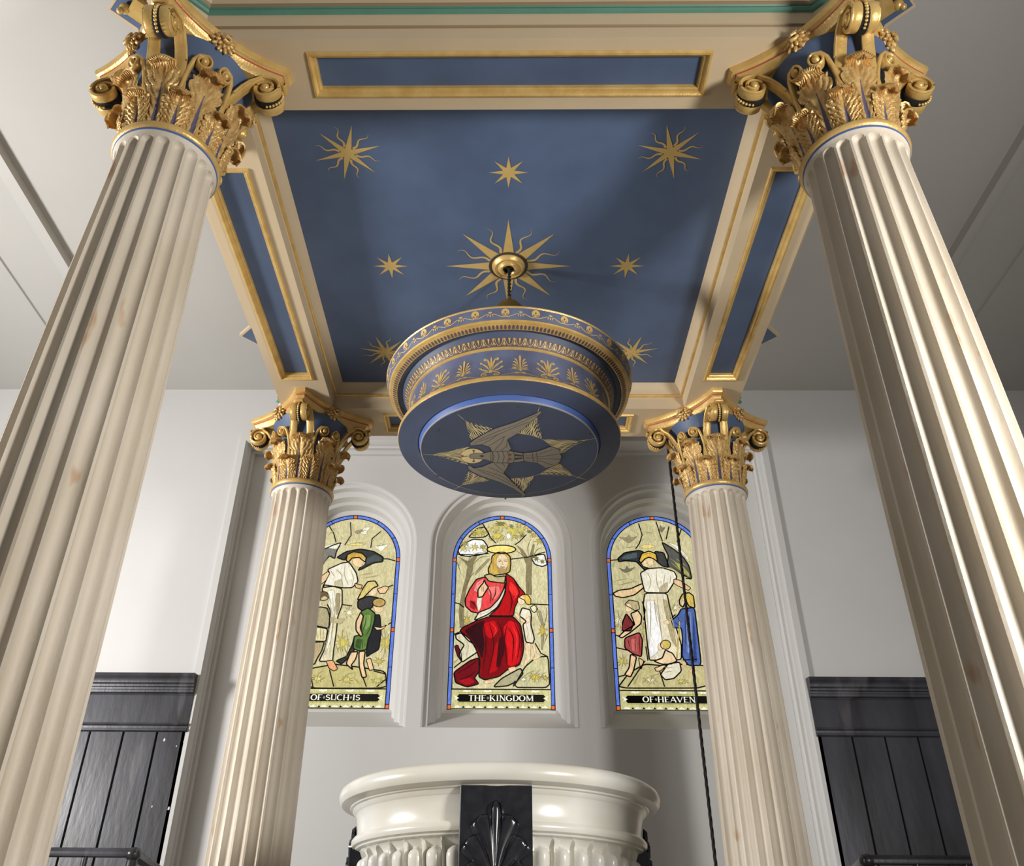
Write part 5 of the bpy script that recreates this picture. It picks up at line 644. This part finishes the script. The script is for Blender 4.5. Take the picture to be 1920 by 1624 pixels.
# painted stars
def spike(a, r0, r1, w): ca,sa=math.cos(a),math.sin(a); return [(r0*ca-w*sa,r0*sa+w*ca),(r1*ca,r1*sa),(r0*ca+w*sa,r0*sa-w*ca)]
def star_mesh(cx, cy, n, rs, a0, wr=None, core=.02, nw=0, wave0=.25):
    b=MB(); pl=lambda x,y,l:(cx+x,cy+y,ZC-.0012-l)
    half=PI/n
    pts=[]
    for i in range(n):
        a=a0+2*PI*i/n; pts+= [(rs*math.cos(a),rs*math.sin(a)),(core*math.cos(a+half),core*math.sin(a+half))]
    b.flat(pts, pl)
    if wr:
        for i in range(n):
            a=a0+half+2*PI*i/n; q=[]; w=[]
            for k in range(17):
                f=k/16; r=core*1.3+(wr-core*1.3)*f; off=.012*wr/.16*math.sin(f*PI*3)*(0.4+.6*f)
                q.append((r*math.cos(a)-off*math.sin(a), r*math.sin(a)+off*math.cos(a))); w.append(max(.0008,.0125*(wr/.16)**.4*(1-f)**.8))
            b.ribbon(q, w, pl, 0, .0002)
    return b.build('painted_star', M_PALEGOLD, canopy, recalc=False)
SD=.775
for sx,sy in CORN:
    star_mesh(sx*SD,sy*SD,6,.166,math.atan2(sy,sx),.158,.03)
for x,y in ((0,-.656),(-.656,0),(.656,0),(0,.656)): star_mesh(x,y,8,.098,PI/2,None,.03)
star_mesh(0,0,8,.348,PI/2,.303,.085)
b=MB(); b.lathe([(.11,ZC-.0005),(.107,ZC-.004),(.088,ZC-.003)],48,m=1); b.lathe([(.092,ZC-.002),(.088,ZC-.014),(.075,ZC-.026),(.062,ZC-.02),(.055,ZC-.024),(.046,ZC-.034),(.036,ZC-.034),(.030,ZC-.026),(.027,ZC+.0),(0,ZC-.001)],48,mats=[0]*7+[2,2])
b.build('ceiling_boss', [M_GOLD,M_DARK,M_BLACKHOLE], canopy)

# ------------------------------------------------------------------ hanging font cover
CX=.005
cover=thing('font_cover', 'round blue font cover with gilt friezes and a dove painted underneath, hanging by a cord', 'font cover', (CX,CY,HC+2.188), )
zz=lambda z:z-2.188
def rim(pr, n=96, mats=None): return [(r,zz(z)) for r,z in pr]
b=MB(); b.lathe(rim([(0.0,3.0),(.09,2.99),(.3,2.80),(.52,2.62),(.57,2.585),(.605,2.578)]),96); b.build('lid', M_COVER, cover)
b=MB(); b.lathe(rim([(.600,2.580),(.612,2.577),(.615,2.571),(.612,2.565)]),120); b.build('top_fillet', M_GOLD, cover)
UP=[(.612,2.566),(.609,2.556),(.606,2.544),(.602,2.532),(.598,2.522),(.595,2.514)]
b=MB(); b.lathe(rim(UP),120); b.build('upper_frieze', M_FRIEZE, cover)
b=MB(); b.lathe(rim([(.594,2.515),(.597,2.510),(.595,2.503),(.588,2.4985),(.584,2.4985),(.582,2.4975),(.559,2.486),(.556,2.486),(.554,2.492)]),120); b.build('arcaded_moulding', M_GOLD, cover)
b=MB(); b.lathe(rim([(.556,2.494),(.545,2.497),(.532,2.496),(.526,2.488),(.520,2.480),(.515,2.473)]),120); b.build('upper_soffit', M_COVER, cover)
EG=[(.516,2.474),(.512,2.470),(.505,2.462),(.499,2.452),(.494,2.441)]
b=MB(); b.lathe(rim(EG),120); b.build('egg_band', M_PURPLE, cover)
b=MB(); b.lathe(rim([(.493,2.442),(.496,2.437),(.495,2.430),(.488,2.426)]),120); b.build('middle_fillet', M_GOLD, cover)
MF=[(.489,2.428),(.4875,2.40),(.488,2.37),(.491,2.34),(.496,2.312),(.504,2.287),(.516,2.265),(.530,2.250)]
b=MB(); b.lathe(rim(MF),120); b.build('palmette_frieze', M_FRIEZE, cover)
b=MB(); b.lathe(rim([(.528,2.252),(.535,2.248),(.5365,2.242),(.5365,2.232),(.531,2.226)]),120); b.build('lower_fillet', M_GOLD, cover)
b=MB(); b.lathe(rim([(.533,2.227),(.525,2.223),(.452,2.222),(.445,2.217),(.438,2.216),(.437,2.222),(.4335,2.222)]),120); b.build('lower_soffit', M_COVER, cover)
b=MB(); b.lathe(rim([(.434,2.222),(.433,2.214),(.4255,2.192)]),120,m=0); b.lathe(rim([(.4258,2.193),(.4262,2.189),(.421,2.1876)]),120,m=1); b.build('disc_edge', [M_BLUE2,mat('worn_edge_paint',(176,172,166),.6)], cover)
b=MB(); b.lathe(rim([(.423,2.188),(0.0,2.188)]),120); disc=b.build('dove_disc', M_COVER, cover)
# cord and brass boss
b=MB(); b.lathe(rim([(.09,2.985),(.092,3.03),(.082,3.07),(.06,3.105),(.03,3.13),(.012,3.145),(.011,3.17),(0,3.172)]),32); b.build('boss', M_BRASS, cover)
b=MB()
for ph in (0,PI):
    b.tube([(.005*math.cos(ph+i*.9),.005*math.sin(ph+i*.9),zz(3.16)+i*.0075) for i in range(33)],.006,6)
b.build('cord', M_ROPE, cover)
# motifs on curved bands: (s = arc length to the right, t = 0..1 up the band)
def on_band(prof, th0, out=.0012):
    P=[(r,zz(z)) for r,z in prof][::-1]      # bottom to top
    L=[0]
    for a,c in zip(P,P[1:]): L.append(L[-1]+math.hypot(c[0]-a[0],c[1]-a[1]))
    def pl(x,y,l):
        d=max(0,min(1,y))*L[-1]
        for i in range(len(P)-1):
            if d<=L[i+1] or i==len(P)-2:
                f=(d-L[i])/(L[i+1]-L[i]); break
        r=P[i][0]+(P[i+1][0]-P[i][0])*f; z=P[i][1]+(P[i+1][1]-P[i][1])*f
        nx=P[i+1][1]-P[i][1]; nz=-(P[i+1][0]-P[i][0]); ln=math.hypot(nx,nz)
        r2=r+nx/ln*(out+l); z2=z+nz/ln*(out+l); a=th0+x/.5
        return (r2*math.cos(a), r2*math.sin(a), z2)
    return pl
def petal(b, pl, x0,y0,x1,y1,bend,w,AR,hook=.0):
    """curved tapering leaf from foot to tip; AR turns height units into arc length"""
    q=[];ww=[]
    n=12
    for k in range(n+1):
        f=k/n; x=x0+(x1-x0)*f+bend*math.sin(f*PI); y=y0+(y1-y0)*f
        if f>.8: y-=hook*((f-.8)/.2)**2
        q.append((x,y/AR)); ww.append((q,))
    wid=[w*(.22+.78*math.sin(min(1,(k/n)**1.3*1.08)*PI*.78)) for k in range(n+1)]
    return q,wid
def strokes(b, pl, pts, w, H, m=0):
    """pts in metres (x,y) ; H = band height in metres ; keeps stroke width right"""
    n=len(pts); rows=[]
    for i in range(n):
        x0,y0=pts[max(0,i-1)]; x1,y1=pts[min(n-1,i+1)]; dx,dy=x1-x0,y1-y0; l=math.hypot(dx,dy) or 1
        h=(w[i] if isinstance(w,list) else w)/2; x,y=pts[i]
        rows.append([pl(x-dy/l*h,(y+dx/l*h)/H,0),pl(x+dy/l*h,(y-dx/l*h)/H,0)])
    b.grid(rows, m)
def drop(n,w,peak=.7): return [w*max(.12,math.sin(((k/n)**(math.log(.5)/math.log(peak)))*PI)) for k in range(n+1)]
def leafstroke(b, pl, x0,y0,x1,y1,cx,cy,w,H,peak=.7,n=10):
    pts=[((1-f)**2*x0+2*f*(1-f)*cx+f*f*x1,(1-f)**2*y0+2*f*(1-f)*cy+f*f*y1) for f in [k/n for k in range(n+1)]]
    strokes(b,pl,pts,drop(n,w,peak),H)
def curl(cx,cy,r,a0,turns,sg,n=14): return [(cx+sg*r*(1-.75*k/n)*math.cos(a0-turns*2*PI*k/n),cy+r*(1-.75*k/n)*math.sin(a0-turns*2*PI*k/n)) for k in range(n+1)]
b=MB(); H=.185; NA=24; W0=.5*2*PI/NA
for i in range(NA):
    th=-PI/2+.048*2+(i)*2*PI/NA; pl=on_band(MF,th)
    if i%2==1:   # open palmette
        strokes(b,pl,[(0,.058),(0,.08),(0,.1),(0,.118),(0,.136),(0,.15)],[.003,.005,.008,.010,.008,.001],H)
        for sg in (-1,1):
            for (tx,ty,qx,qy,w) in ((.022,.140,.044,.135,.0115),(.046,.115,.058,.125,.0115),(.050,.082,.060,.098,.0105)):
                leafstroke(b,pl,sg*.006,.062,sg*tx,ty,sg*tx*.25,ty-.022,w*.8,H,.62); leafstroke(b,pl,sg*tx,ty,sg*tx*.62,ty-.012,sg*qx,qy,w,H,.4)
            strokes(b,pl,[(0,.05),(sg*.012,.056),(sg*.03,.052)]+curl(sg*.026,.036,.016,1.2,1.2,sg),.0058,H)
            strokes(b,pl,[(sg*.010,.022),(sg*.03,.016),(sg*.05,.018),(sg*.075,.027),(sg*.10,.040),(sg*.122,.046),(sg*.135,.043)],.0044,H)
        b.flat([(0,.052/H),(.009,.062/H),(0,.074/H),(-.009,.062/H)],pl)
    else:        # closed lotus palmette
        strokes(b,pl,[(0,.055),(0,.08),(0,.11),(0,.135),(0,.148),(0,.154)],[.004,.007,.007,.010,.010,.003],H)
        for sg in (-1,1):
            for k,(tx,ty) in enumerate(((.026,.135),(.033,.118),(.037,.100),(.037,.083))):
                leafstroke(b,pl,sg*.004,.064,sg*tx,ty,sg*.010,ty-.002,.0075,H,.75)
            leafstroke(b,pl,sg*.002,.058,sg*.045,.068,sg*.022,.082,.004,H,.5)
            strokes(b,pl,[(sg*.005,.05)]+curl(sg*.015,.040,.010,2.2,1.0,sg),.0038,H)
        b.flat([(-.014,.078/H),(0,.056/H),(.014,.078/H),(0,.068/H)],pl)
b.build('gilt_palmettes', M_PALEGOLD, cover, recalc=False)
b=MB(); H=.056; NU=28
for i in range(NU):
    th=-PI/2+.0+i*2*PI/NU-.03; pl=on_band(UP,th); 
    o=arc(0,.033,.0185,235,-55,14); b.flat([(x*.83,y/H) for x,y in o[::-1]],pl)
    pl2=on_band(UP,th,.0018)
    for sg in (-1,1):
        strokes(b,pl2,curl(sg*.0055,.024,.005,1.4,1.0,sg,10),.0018,H,1)
        strokes(b,pl,[(0,.014),(sg*.012,.012),(sg*.026,.018),(sg*.04,.026),(sg*.05,.026)],.003,H)
    b.flat([(-.003,.034/H),(0,.029/H),(.003,.034/H),(0,.042/H)],pl2,1)
    pl=on_band(UP,th+PI/NU)
    for a in (90,50,130): leafstroke(b,pl,0,.024,.013*math.cos(math.radians(a)),.024+.017*math.sin(math.radians(a)),0,.034,.005,H)
    for sg in (-1,1): leafstroke(b,pl,0,.026,sg*.010,.014,sg*.009,.026,.0035,H)
    b.flat([(-.003,.02/H),(0,.012/H),(.003,.02/H),(0,.026/H)],pl)
b.build('gilt_scrolls', [M_PALEGOLD,M_PURPLE], cover, recalc=False)
b=MB(); NARC=200
for i in range(NARC):
    a=2*PI*i/NARC; h=.0052/.57
    q=[]
    for f,r,z in ((-1,.5605,2.4867),(1,.5605,2.4867),(1,.573,2.493),(.6,.5775,2.4952),(0,.5800,2.4965),(-.6,.5775,2.4952),(-1,.573,2.493)):
        q.append((r*math.cos(a+f*h),r*math.sin(a+f*h),zz(z)-.0012))
    b.add(q,[tuple(range(7))])
b.build('arcade_openings', M_PURPLE, cover, recalc=False)
b=MB(); H=.042; NE=68
for i in range(NE):
    pl=on_band(EG,2*PI*i/NE)
    strokes(b,pl,[(-.017,.040),(-.0165,.028),(-.012,.015),(-.005,.007),(0,.005),(.005,.007),(.012,.015),(.0165,.028),(.017,.040)],.0022,H)
    strokes(b,pl,[(0,.014),(0,.024),(0,.032),(0,.040)],[.001,.004,.006,.010],H)
    pl=on_band(EG,2*PI*(i+.5)/NE)
    strokes(b,pl,[(0,.004),(0,.014),(0,.026),(0,.041)],[.001,.005,.003,.007],H)
    for sg in (-1,1): strokes(b,pl,[(sg*.002,.02),(sg*.007,.008)],[.001,.0035],H)
b.build('egg_and_dart', M_PALEGOLD, cover, recalc=False)
# dove and rays painted on the underside
PD=lambda x,y,l:(x,y,-.0012-l)
for k,(base,apex,n) in enumerate(RAYS):
    b=MB()
    base=pairs(base); ax,ay=apex
    L=[0]
    for p,q in zip(base,base[1:]): L.append(L[-1]+math.hypot(q[0]-p[0],q[1]-p[1]))
    for i in range(n):
        t=(i+.5)/n; d=t*L[-1]
        for j in range(len(L)-1):
            if d<=L[j+1]: break
        f=(d-L[j])/(L[j+1]-L[j]); x0=base[j][0]+(base[j+1][0]-base[j][0])*f; y0=base[j][1]+(base[j+1][1]-base[j][1])*f
        k2=1.0 if i==n//2 else (.72*(1-abs(2*t-1))**.8+.12)
        dx,dy=(ax-x0)*k2,(ay-y0)*k2; ln=math.hypot(dx,dy); q=[];w=[]
        for m in range(15):
            g=m/14; off=.0035*math.sin(g*PI*3.2+i)*(0 if i==n//2 else 1)*min(1,ln/.1)
            q.append((x0+dx*g-dy/ln*off,y0+dy*g+dx/ln*off)); w.append(.0046*(1-g)**.7+.0008)
        b.ribbon(q,w,PD,0,.0)
    b.build('gilt_ray_fan', M_IVORY, disc, recalc=False)
for a in RING_ARCS:
    b=MB(); b.ribbon(pairs(a),.0016,PD,0,.0001); b.build('gilt_ring_arc', M_IVORY, disc, recalc=False)
b=MB()
b.flat(pairs(HALO),PD,1,.0004); b.ribbon(pairs(HALO),.002,PD,2,.0005,closed=True)
for h in HALO_CROSS: b.flat(pairs(h),PD,3,.0006)
for i,p in enumerate(DOVE): b.flat(pairs(p),PD,0,.0008+.0001*i); b.ribbon(pairs(p),.0022,PD,2,.0014,closed=True)
for p in DOVE_LINES: b.ribbon(pairs(p),.0022,PD,2,.0016)
for i,p in enumerate(DOVE_MARKS): b.flat(pairs(p),PD,3 if i<2 else 2,.0017)
b.build('dove', [M_DOVE,M_IVORY,M_DARK,M_RUST], disc, recalc=False)
for x,y in pairs(DISC_BOLTS):
    b=MB(); b.ball((x,y,-.001),.006,.006,.0025); b.build('disc_screw', M_DARK, disc)
# ------------------------------------------------------------------ marble font
FX,FY=-.03,CY
font=thing('font', 'round ivory marble font with black palmette panels, standing under the hanging cover', 'font', (FX,FY,0))
def fz(z): return HC+z
b=MB()
b.lathe([(.30,fz(.60)),(.50,fz(.622)),(.54,fz(.640)),(.565,fz(.646)),(.585,fz(.642)),(.600,fz(.630)),(.606,fz(.612)),(.603,fz(.595)),(.594,fz(.583)),(.575,fz(.577)),(.563,fz(.575)),(.560,fz(.570)),(.552,fz(.567)),(.548,fz(.560)),(.541,fz(.552))],128)
b.build('rim', M_MARBLE, font)
b=MB(); b.lathe([(.543,fz(.556)),(.536,fz(.545)),(.531,fz(.525)),(.529,fz(.50)),(.529,fz(.478)),(.532,fz(.470))],128); b.build('neck_band', M_MARBLE, font)
b=MB(); b.lathe([(.530,fz(.472)),(.541,fz(.470)),(.547,fz(.462)),(.5475,fz(.452)),(.543,fz(.442)),(.533,fz(.437)),(.531,fz(.432)),(.522,fz(.428))],128); b.build('bead_moulding', M_MARBLE, font)
# tongue frieze: hollow between darts, each tongue a rounded lobe
b=MB(); NT=44; K=12
zs=[.430,.426,.420,.412,.405,.399,.394,.388,.380,.370,.355,.33,.30,.26,.20]
rows=[]
for z in zs:
    row=[]
    for i in range(NT):
        for k in range(K):
            u=-1+2*k/K; th=2*PI*(i+u/2)/NT
            # dart ridge at |u|=1, lobe inside with a round head at z=.40
            base=.523-.05*min(1,max(0,(.43-z)/.03))**.7*.55
            w=.74; hd=.026; zt=.402
            tt=max(0,(z-(zt-hd))/hd); uu=abs(u)/w
            q=uu*uu+tt*tt
            lobe=.030*math.sqrt(1-q) if q<1 and z<zt else 0
            dart=.020*max(0,(abs(u)-.82)/.18)**1.2*min(1,max(0,(.43-z)/.02))
            taper=-.10*max(0,(.38-z)/.18)**2
            r=base+lobe+dart+taper
            row.append((r*math.cos(th),r*math.sin(th),fz(z)))
    rows.append(row)
b.grid(rows,cu=True); b.lathe([(.37,fz(.20)),(.30,fz(.12)),(.2,fz(.02)),(.19,.25),(.24,.12),(.30,.08),(.34,.06),(.34,0),(0,0)],64)
b.build('tongue_frieze', M_MARBLE, font, sharp=40)
b=MB(); b.lathe([(.0,fz(.56)),(.30,fz(.605))],64); b.build('basin', M_MARBLE, font)
for k in range(4):
    a=-PI/2+k*PI/2-(.012 if k==0 else 0)
    ca,sa=math.cos(a),math.sin(a)
    F=lambda x,z,d,ca=ca,sa=sa:((.560+d)*ca-x*sa,(.560+d)*sa+x*ca,z)
    b=MB(); w=.117; zt,zb=fz(.572),fz(.08)
    if k: zt=fz(.434); F=lambda x,z,d,ca=ca,sa=sa:((.540+d)*ca-x*sa,(.540+d)*sa+x*ca,z)
    # slab with slightly eased edges
    sec=[(-w,-.06),(-w,-.003),(-w+.003,0),(w-.003,0),(w,-.003),(w,-.06)]
    b.grid([[F(x,z,d) for x,d in sec] for z in (zb,zt)]); b.add([F(x,zt,d) for x,d in sec],[tuple(range(6))]); b.add([F(x,zb,d) for x,d in sec],[tuple(range(6))])
    pan=b.build('black_panel', M_BLACKM, font, recalc=True)
    b=MB()
    def lobe(x0,z0,x1,z1,cx,cz,w,hgt):
        n,mm=16,10; rows=[]
        for i in range(n+1):
            f=i/n; x=(1-f)**2*x0+2*f*(1-f)*cx+f*f*x1; z=(1-f)**2*z0+2*f*(1-f)*cz+f*f*z1
            dx=2*(1-f)*(cx-x0)+2*f*(x1-cx); dz=2*(1-f)*(cz-z0)+2*f*(z1-cz); l=math.hypot(dx,dz)
            ww=w*(.25+.75*math.sin(min(1,f*1.0)**1.25*PI*.62))*(math.sqrt(max(0,1-((f-.82)/.18)**2)) if f>.82 else 1)
            row=[]
            for j in range(mm+1):
                t=-1+2*j/mm; at=abs(t)
                h=hgt*(.55+.45*math.cos(t*PI*1.0)) if at<.78 else hgt*.9*math.sqrt(max(0,1-((at-.86)/.14)**2))
                row.append(F(x-dz/l*ww*t, z+dx/l*ww*t, .0005+max(0,h)*(1 if ww>.002 else .2)))
            rows.append(row)
        b.grid(rows)
    top=fz(.572); q=.00019
    c0=(0,top-1420*q)
    lobe(0,c0[1],0,top-235*q,0,top-800*q,.026,.015)
    for sg in (-1,1):
        lobe(sg*.004,c0[1],sg*.052,top-480*q,sg*.016,top-780*q,.044,.013)
        lobe(sg*.006,c0[1]-.004,sg*.088,top-830*q,sg*.046,top-1080*q,.043,.013)
        lobe(sg*.008,c0[1]-.010,sg*.090,top-1230*q,sg*.054,top-1420*q,.040,.013)
        lobe(sg*.008,c0[1]-.030,sg*.078,top-1700*q,sg*.050,top-1650*q,.025,.010)
    lobe(0,top-1900*q,0,top-1330*q,0,top-1600*q,.018,.016)
    b.build('palmette_relief', M_BLACKM, pan, sharp=60)

# ------------------------------------------------------------------ black wainscot and benches
def wainscot(x0, x1, left, label):
    root=thing('wainscot', label, 'wall panelling', ((x0+x1)/2,YW,0))
    ox=(x0+x1)/2
    def run(b, prof, m=0):   # prof: (depth out of wall, z)
        b.grid([[(x-ox,-d,HC+z) for d,z in prof] for x in (x0,x1)])
        for x in (x0,x1): b.add([(x-ox,-d,HC+z) for d,z in prof],[tuple(range(len(prof)))])
    b=MB(); run(b,[(0,1.845),(.085,1.838),(.088,1.815),(.080,1.805),(.074,1.795),(.070,1.775),(.060,1.765),(.058,1.752),(.048,1.748),(.046,1.735),(.05,1.73),(.048,1.715),(.034,1.708),(.03,1.70),(0,1.70)]); b.build('cap_moulding', M_BLACK, root, sharp=20)
    b=MB(); b.box(x0-ox,x1-ox,-.026,0,HC+1.50,HC+1.705); b.build('frieze_board', M_BLACK, root)
    b=MB(); run(b,[(0,1.515),(.04,1.512),(.042,1.50),(.032,1.492),(.03,1.478),(.038,1.474),(.038,1.462),(.026,1.455),(0,1.455)]); b.build('rail_moulding', M_BLACK, root, sharp=20)
    n=int(round((x1-x0)/.222)); 
    edges=[]
    x=(-2.3485 if left else 2.285)
    step=-.2265 if left else .216
    edges=[x0 if not left else x1]
    e=x
    while (e>x0+.02 if left else e<x1-.02): edges.append(e); e+=step
    edges.append(x0 if left else x1)
    edges=sorted(edges)
    for a,c in zip(edges,edges[1:]):
        b=MB(); g=.004; z0,z1=.03,HC+1.456
        pts=[(a+g-ox,-.012),(a+g+.004-ox,-.02),(c-g-.004-ox,-.02),(c-g-ox,-.012),(c-g-ox,0),(a+g-ox,0)]
        b.prism(pts,(0,0,z1-z0),0,lambda x,y:(x,y,z0)); b.build('plank', M_BLACK, root)
    b=MB(); b.box(x0-ox,x1-ox,-.004,0,.03,HC+1.456); b.build('backing', M_BLACKHOLE, root)
    return root
wainscot(-4.4,-2.15,True,'black stained plank wainscot on the left of the window recess, chipped white in spots')
wainscot(2.05,4.4,False,'black stained plank wainscot on the right of the window recess, scuffed but unchipped')
M_CHIP=mat('bare_white_chip',(226,224,220),.8)
W0=bpy.data.objects['wainscot']
for u,z,s_ in ((-2.29,1.405,.010),(-2.155,1.395,.007),(-2.17,.98,.010),(-2.28,.99,.006),(-2.2,1.365,.005)):
    b=MB(); b.prism([(-s_*.6,-s_),(s_*.5,-s_*.9),(s_*.7,.3*s_),(0,s_*1.2),(-s_*.5,.4*s_)],(0,-.001,0),0,lambda x,y:(u-W0.location.x+x,-.0202,HC+z+y)); b.build('paint_chip', M_CHIP, W0)
def rail(sx, xc, xend, label):
    y=5.2; root=thing('altar_rail', label, 'rail', (xc,y,0)); z=HC+.622
    b=MB(); sec=[(-.03,-.018),(-.034,.0),(-.028,.018),(-.012,.026),(.012,.026),(.028,.018),(.034,.0),(.03,-.018)]
    rows=[[(x-xc,yy,z+zz_) for yy,zz_ in sec] for x in (xc-sx*.03,xend)]
    b.grid(rows,cu=True); b.add(rows[0],[tuple(range(8))]); b.add(rows[1],[tuple(range(8))]); b.build('top_rail', M_BLACK, root, sharp=50)
    b=MB(); ex,ey=(-2.16-xc if sx<0 else 2.08-xc),YW-.03-y
    rows=[[(0+yy,0.0,z+zz_) for yy,zz_ in sec],[(ex+yy,ey,z+zz_) for yy,zz_ in sec]]
    b.grid(rows,cu=True); b.add(rows[0],[tuple(range(8))]); b.add(rows[1],[tuple(range(8))]); b.build('return_rail', M_BLACK, root, sharp=50)
    b=MB(); b.ball((0,0,z-.004),.042,.042,.036,nu=20,nv=10); b.lathe([(.02,0),(.03,.02),(.03,z-.04),(.02,z-.02)],16); b.build('corner_post', M_BLACK, root)
    for k in range(1,9):
        b=MB(); x=sx*.26*k*1.0
        prof=[(.018,0),(.018,.08),(.012,.1),(.022,.2),(.024,.3),(.016,.5),(.011,.8),(.018,z-.12),(.012,z-.1),(.016,z-.06),(.016,z-.015)]
        b.lathe(prof,14,(x,0)); b.build('baluster', M_BLACK, root)
    return root
rail(-1,-2.03,-4.4,'black wooden altar rail in front of the left wainscot')
rail(1,1.93,4.4,'black wooden altar rail in front of the right wainscot')
# rope beside the far right column
b=MB(); x0,y0=1.105,5.14
for ph in (0,2*PI/3,4*PI/3):
    b.tube([(.0045*math.cos(ph+i*.5),.0045*math.sin(ph+i*.5),i*.0125) for i in range(int((HC+3.226+.553)/.0125))],.0055,6)
o=b.build('rope', M_ROPE, None, (x0,y0,0)); tag(o,'black twisted rope hanging beside the far right column','rope')
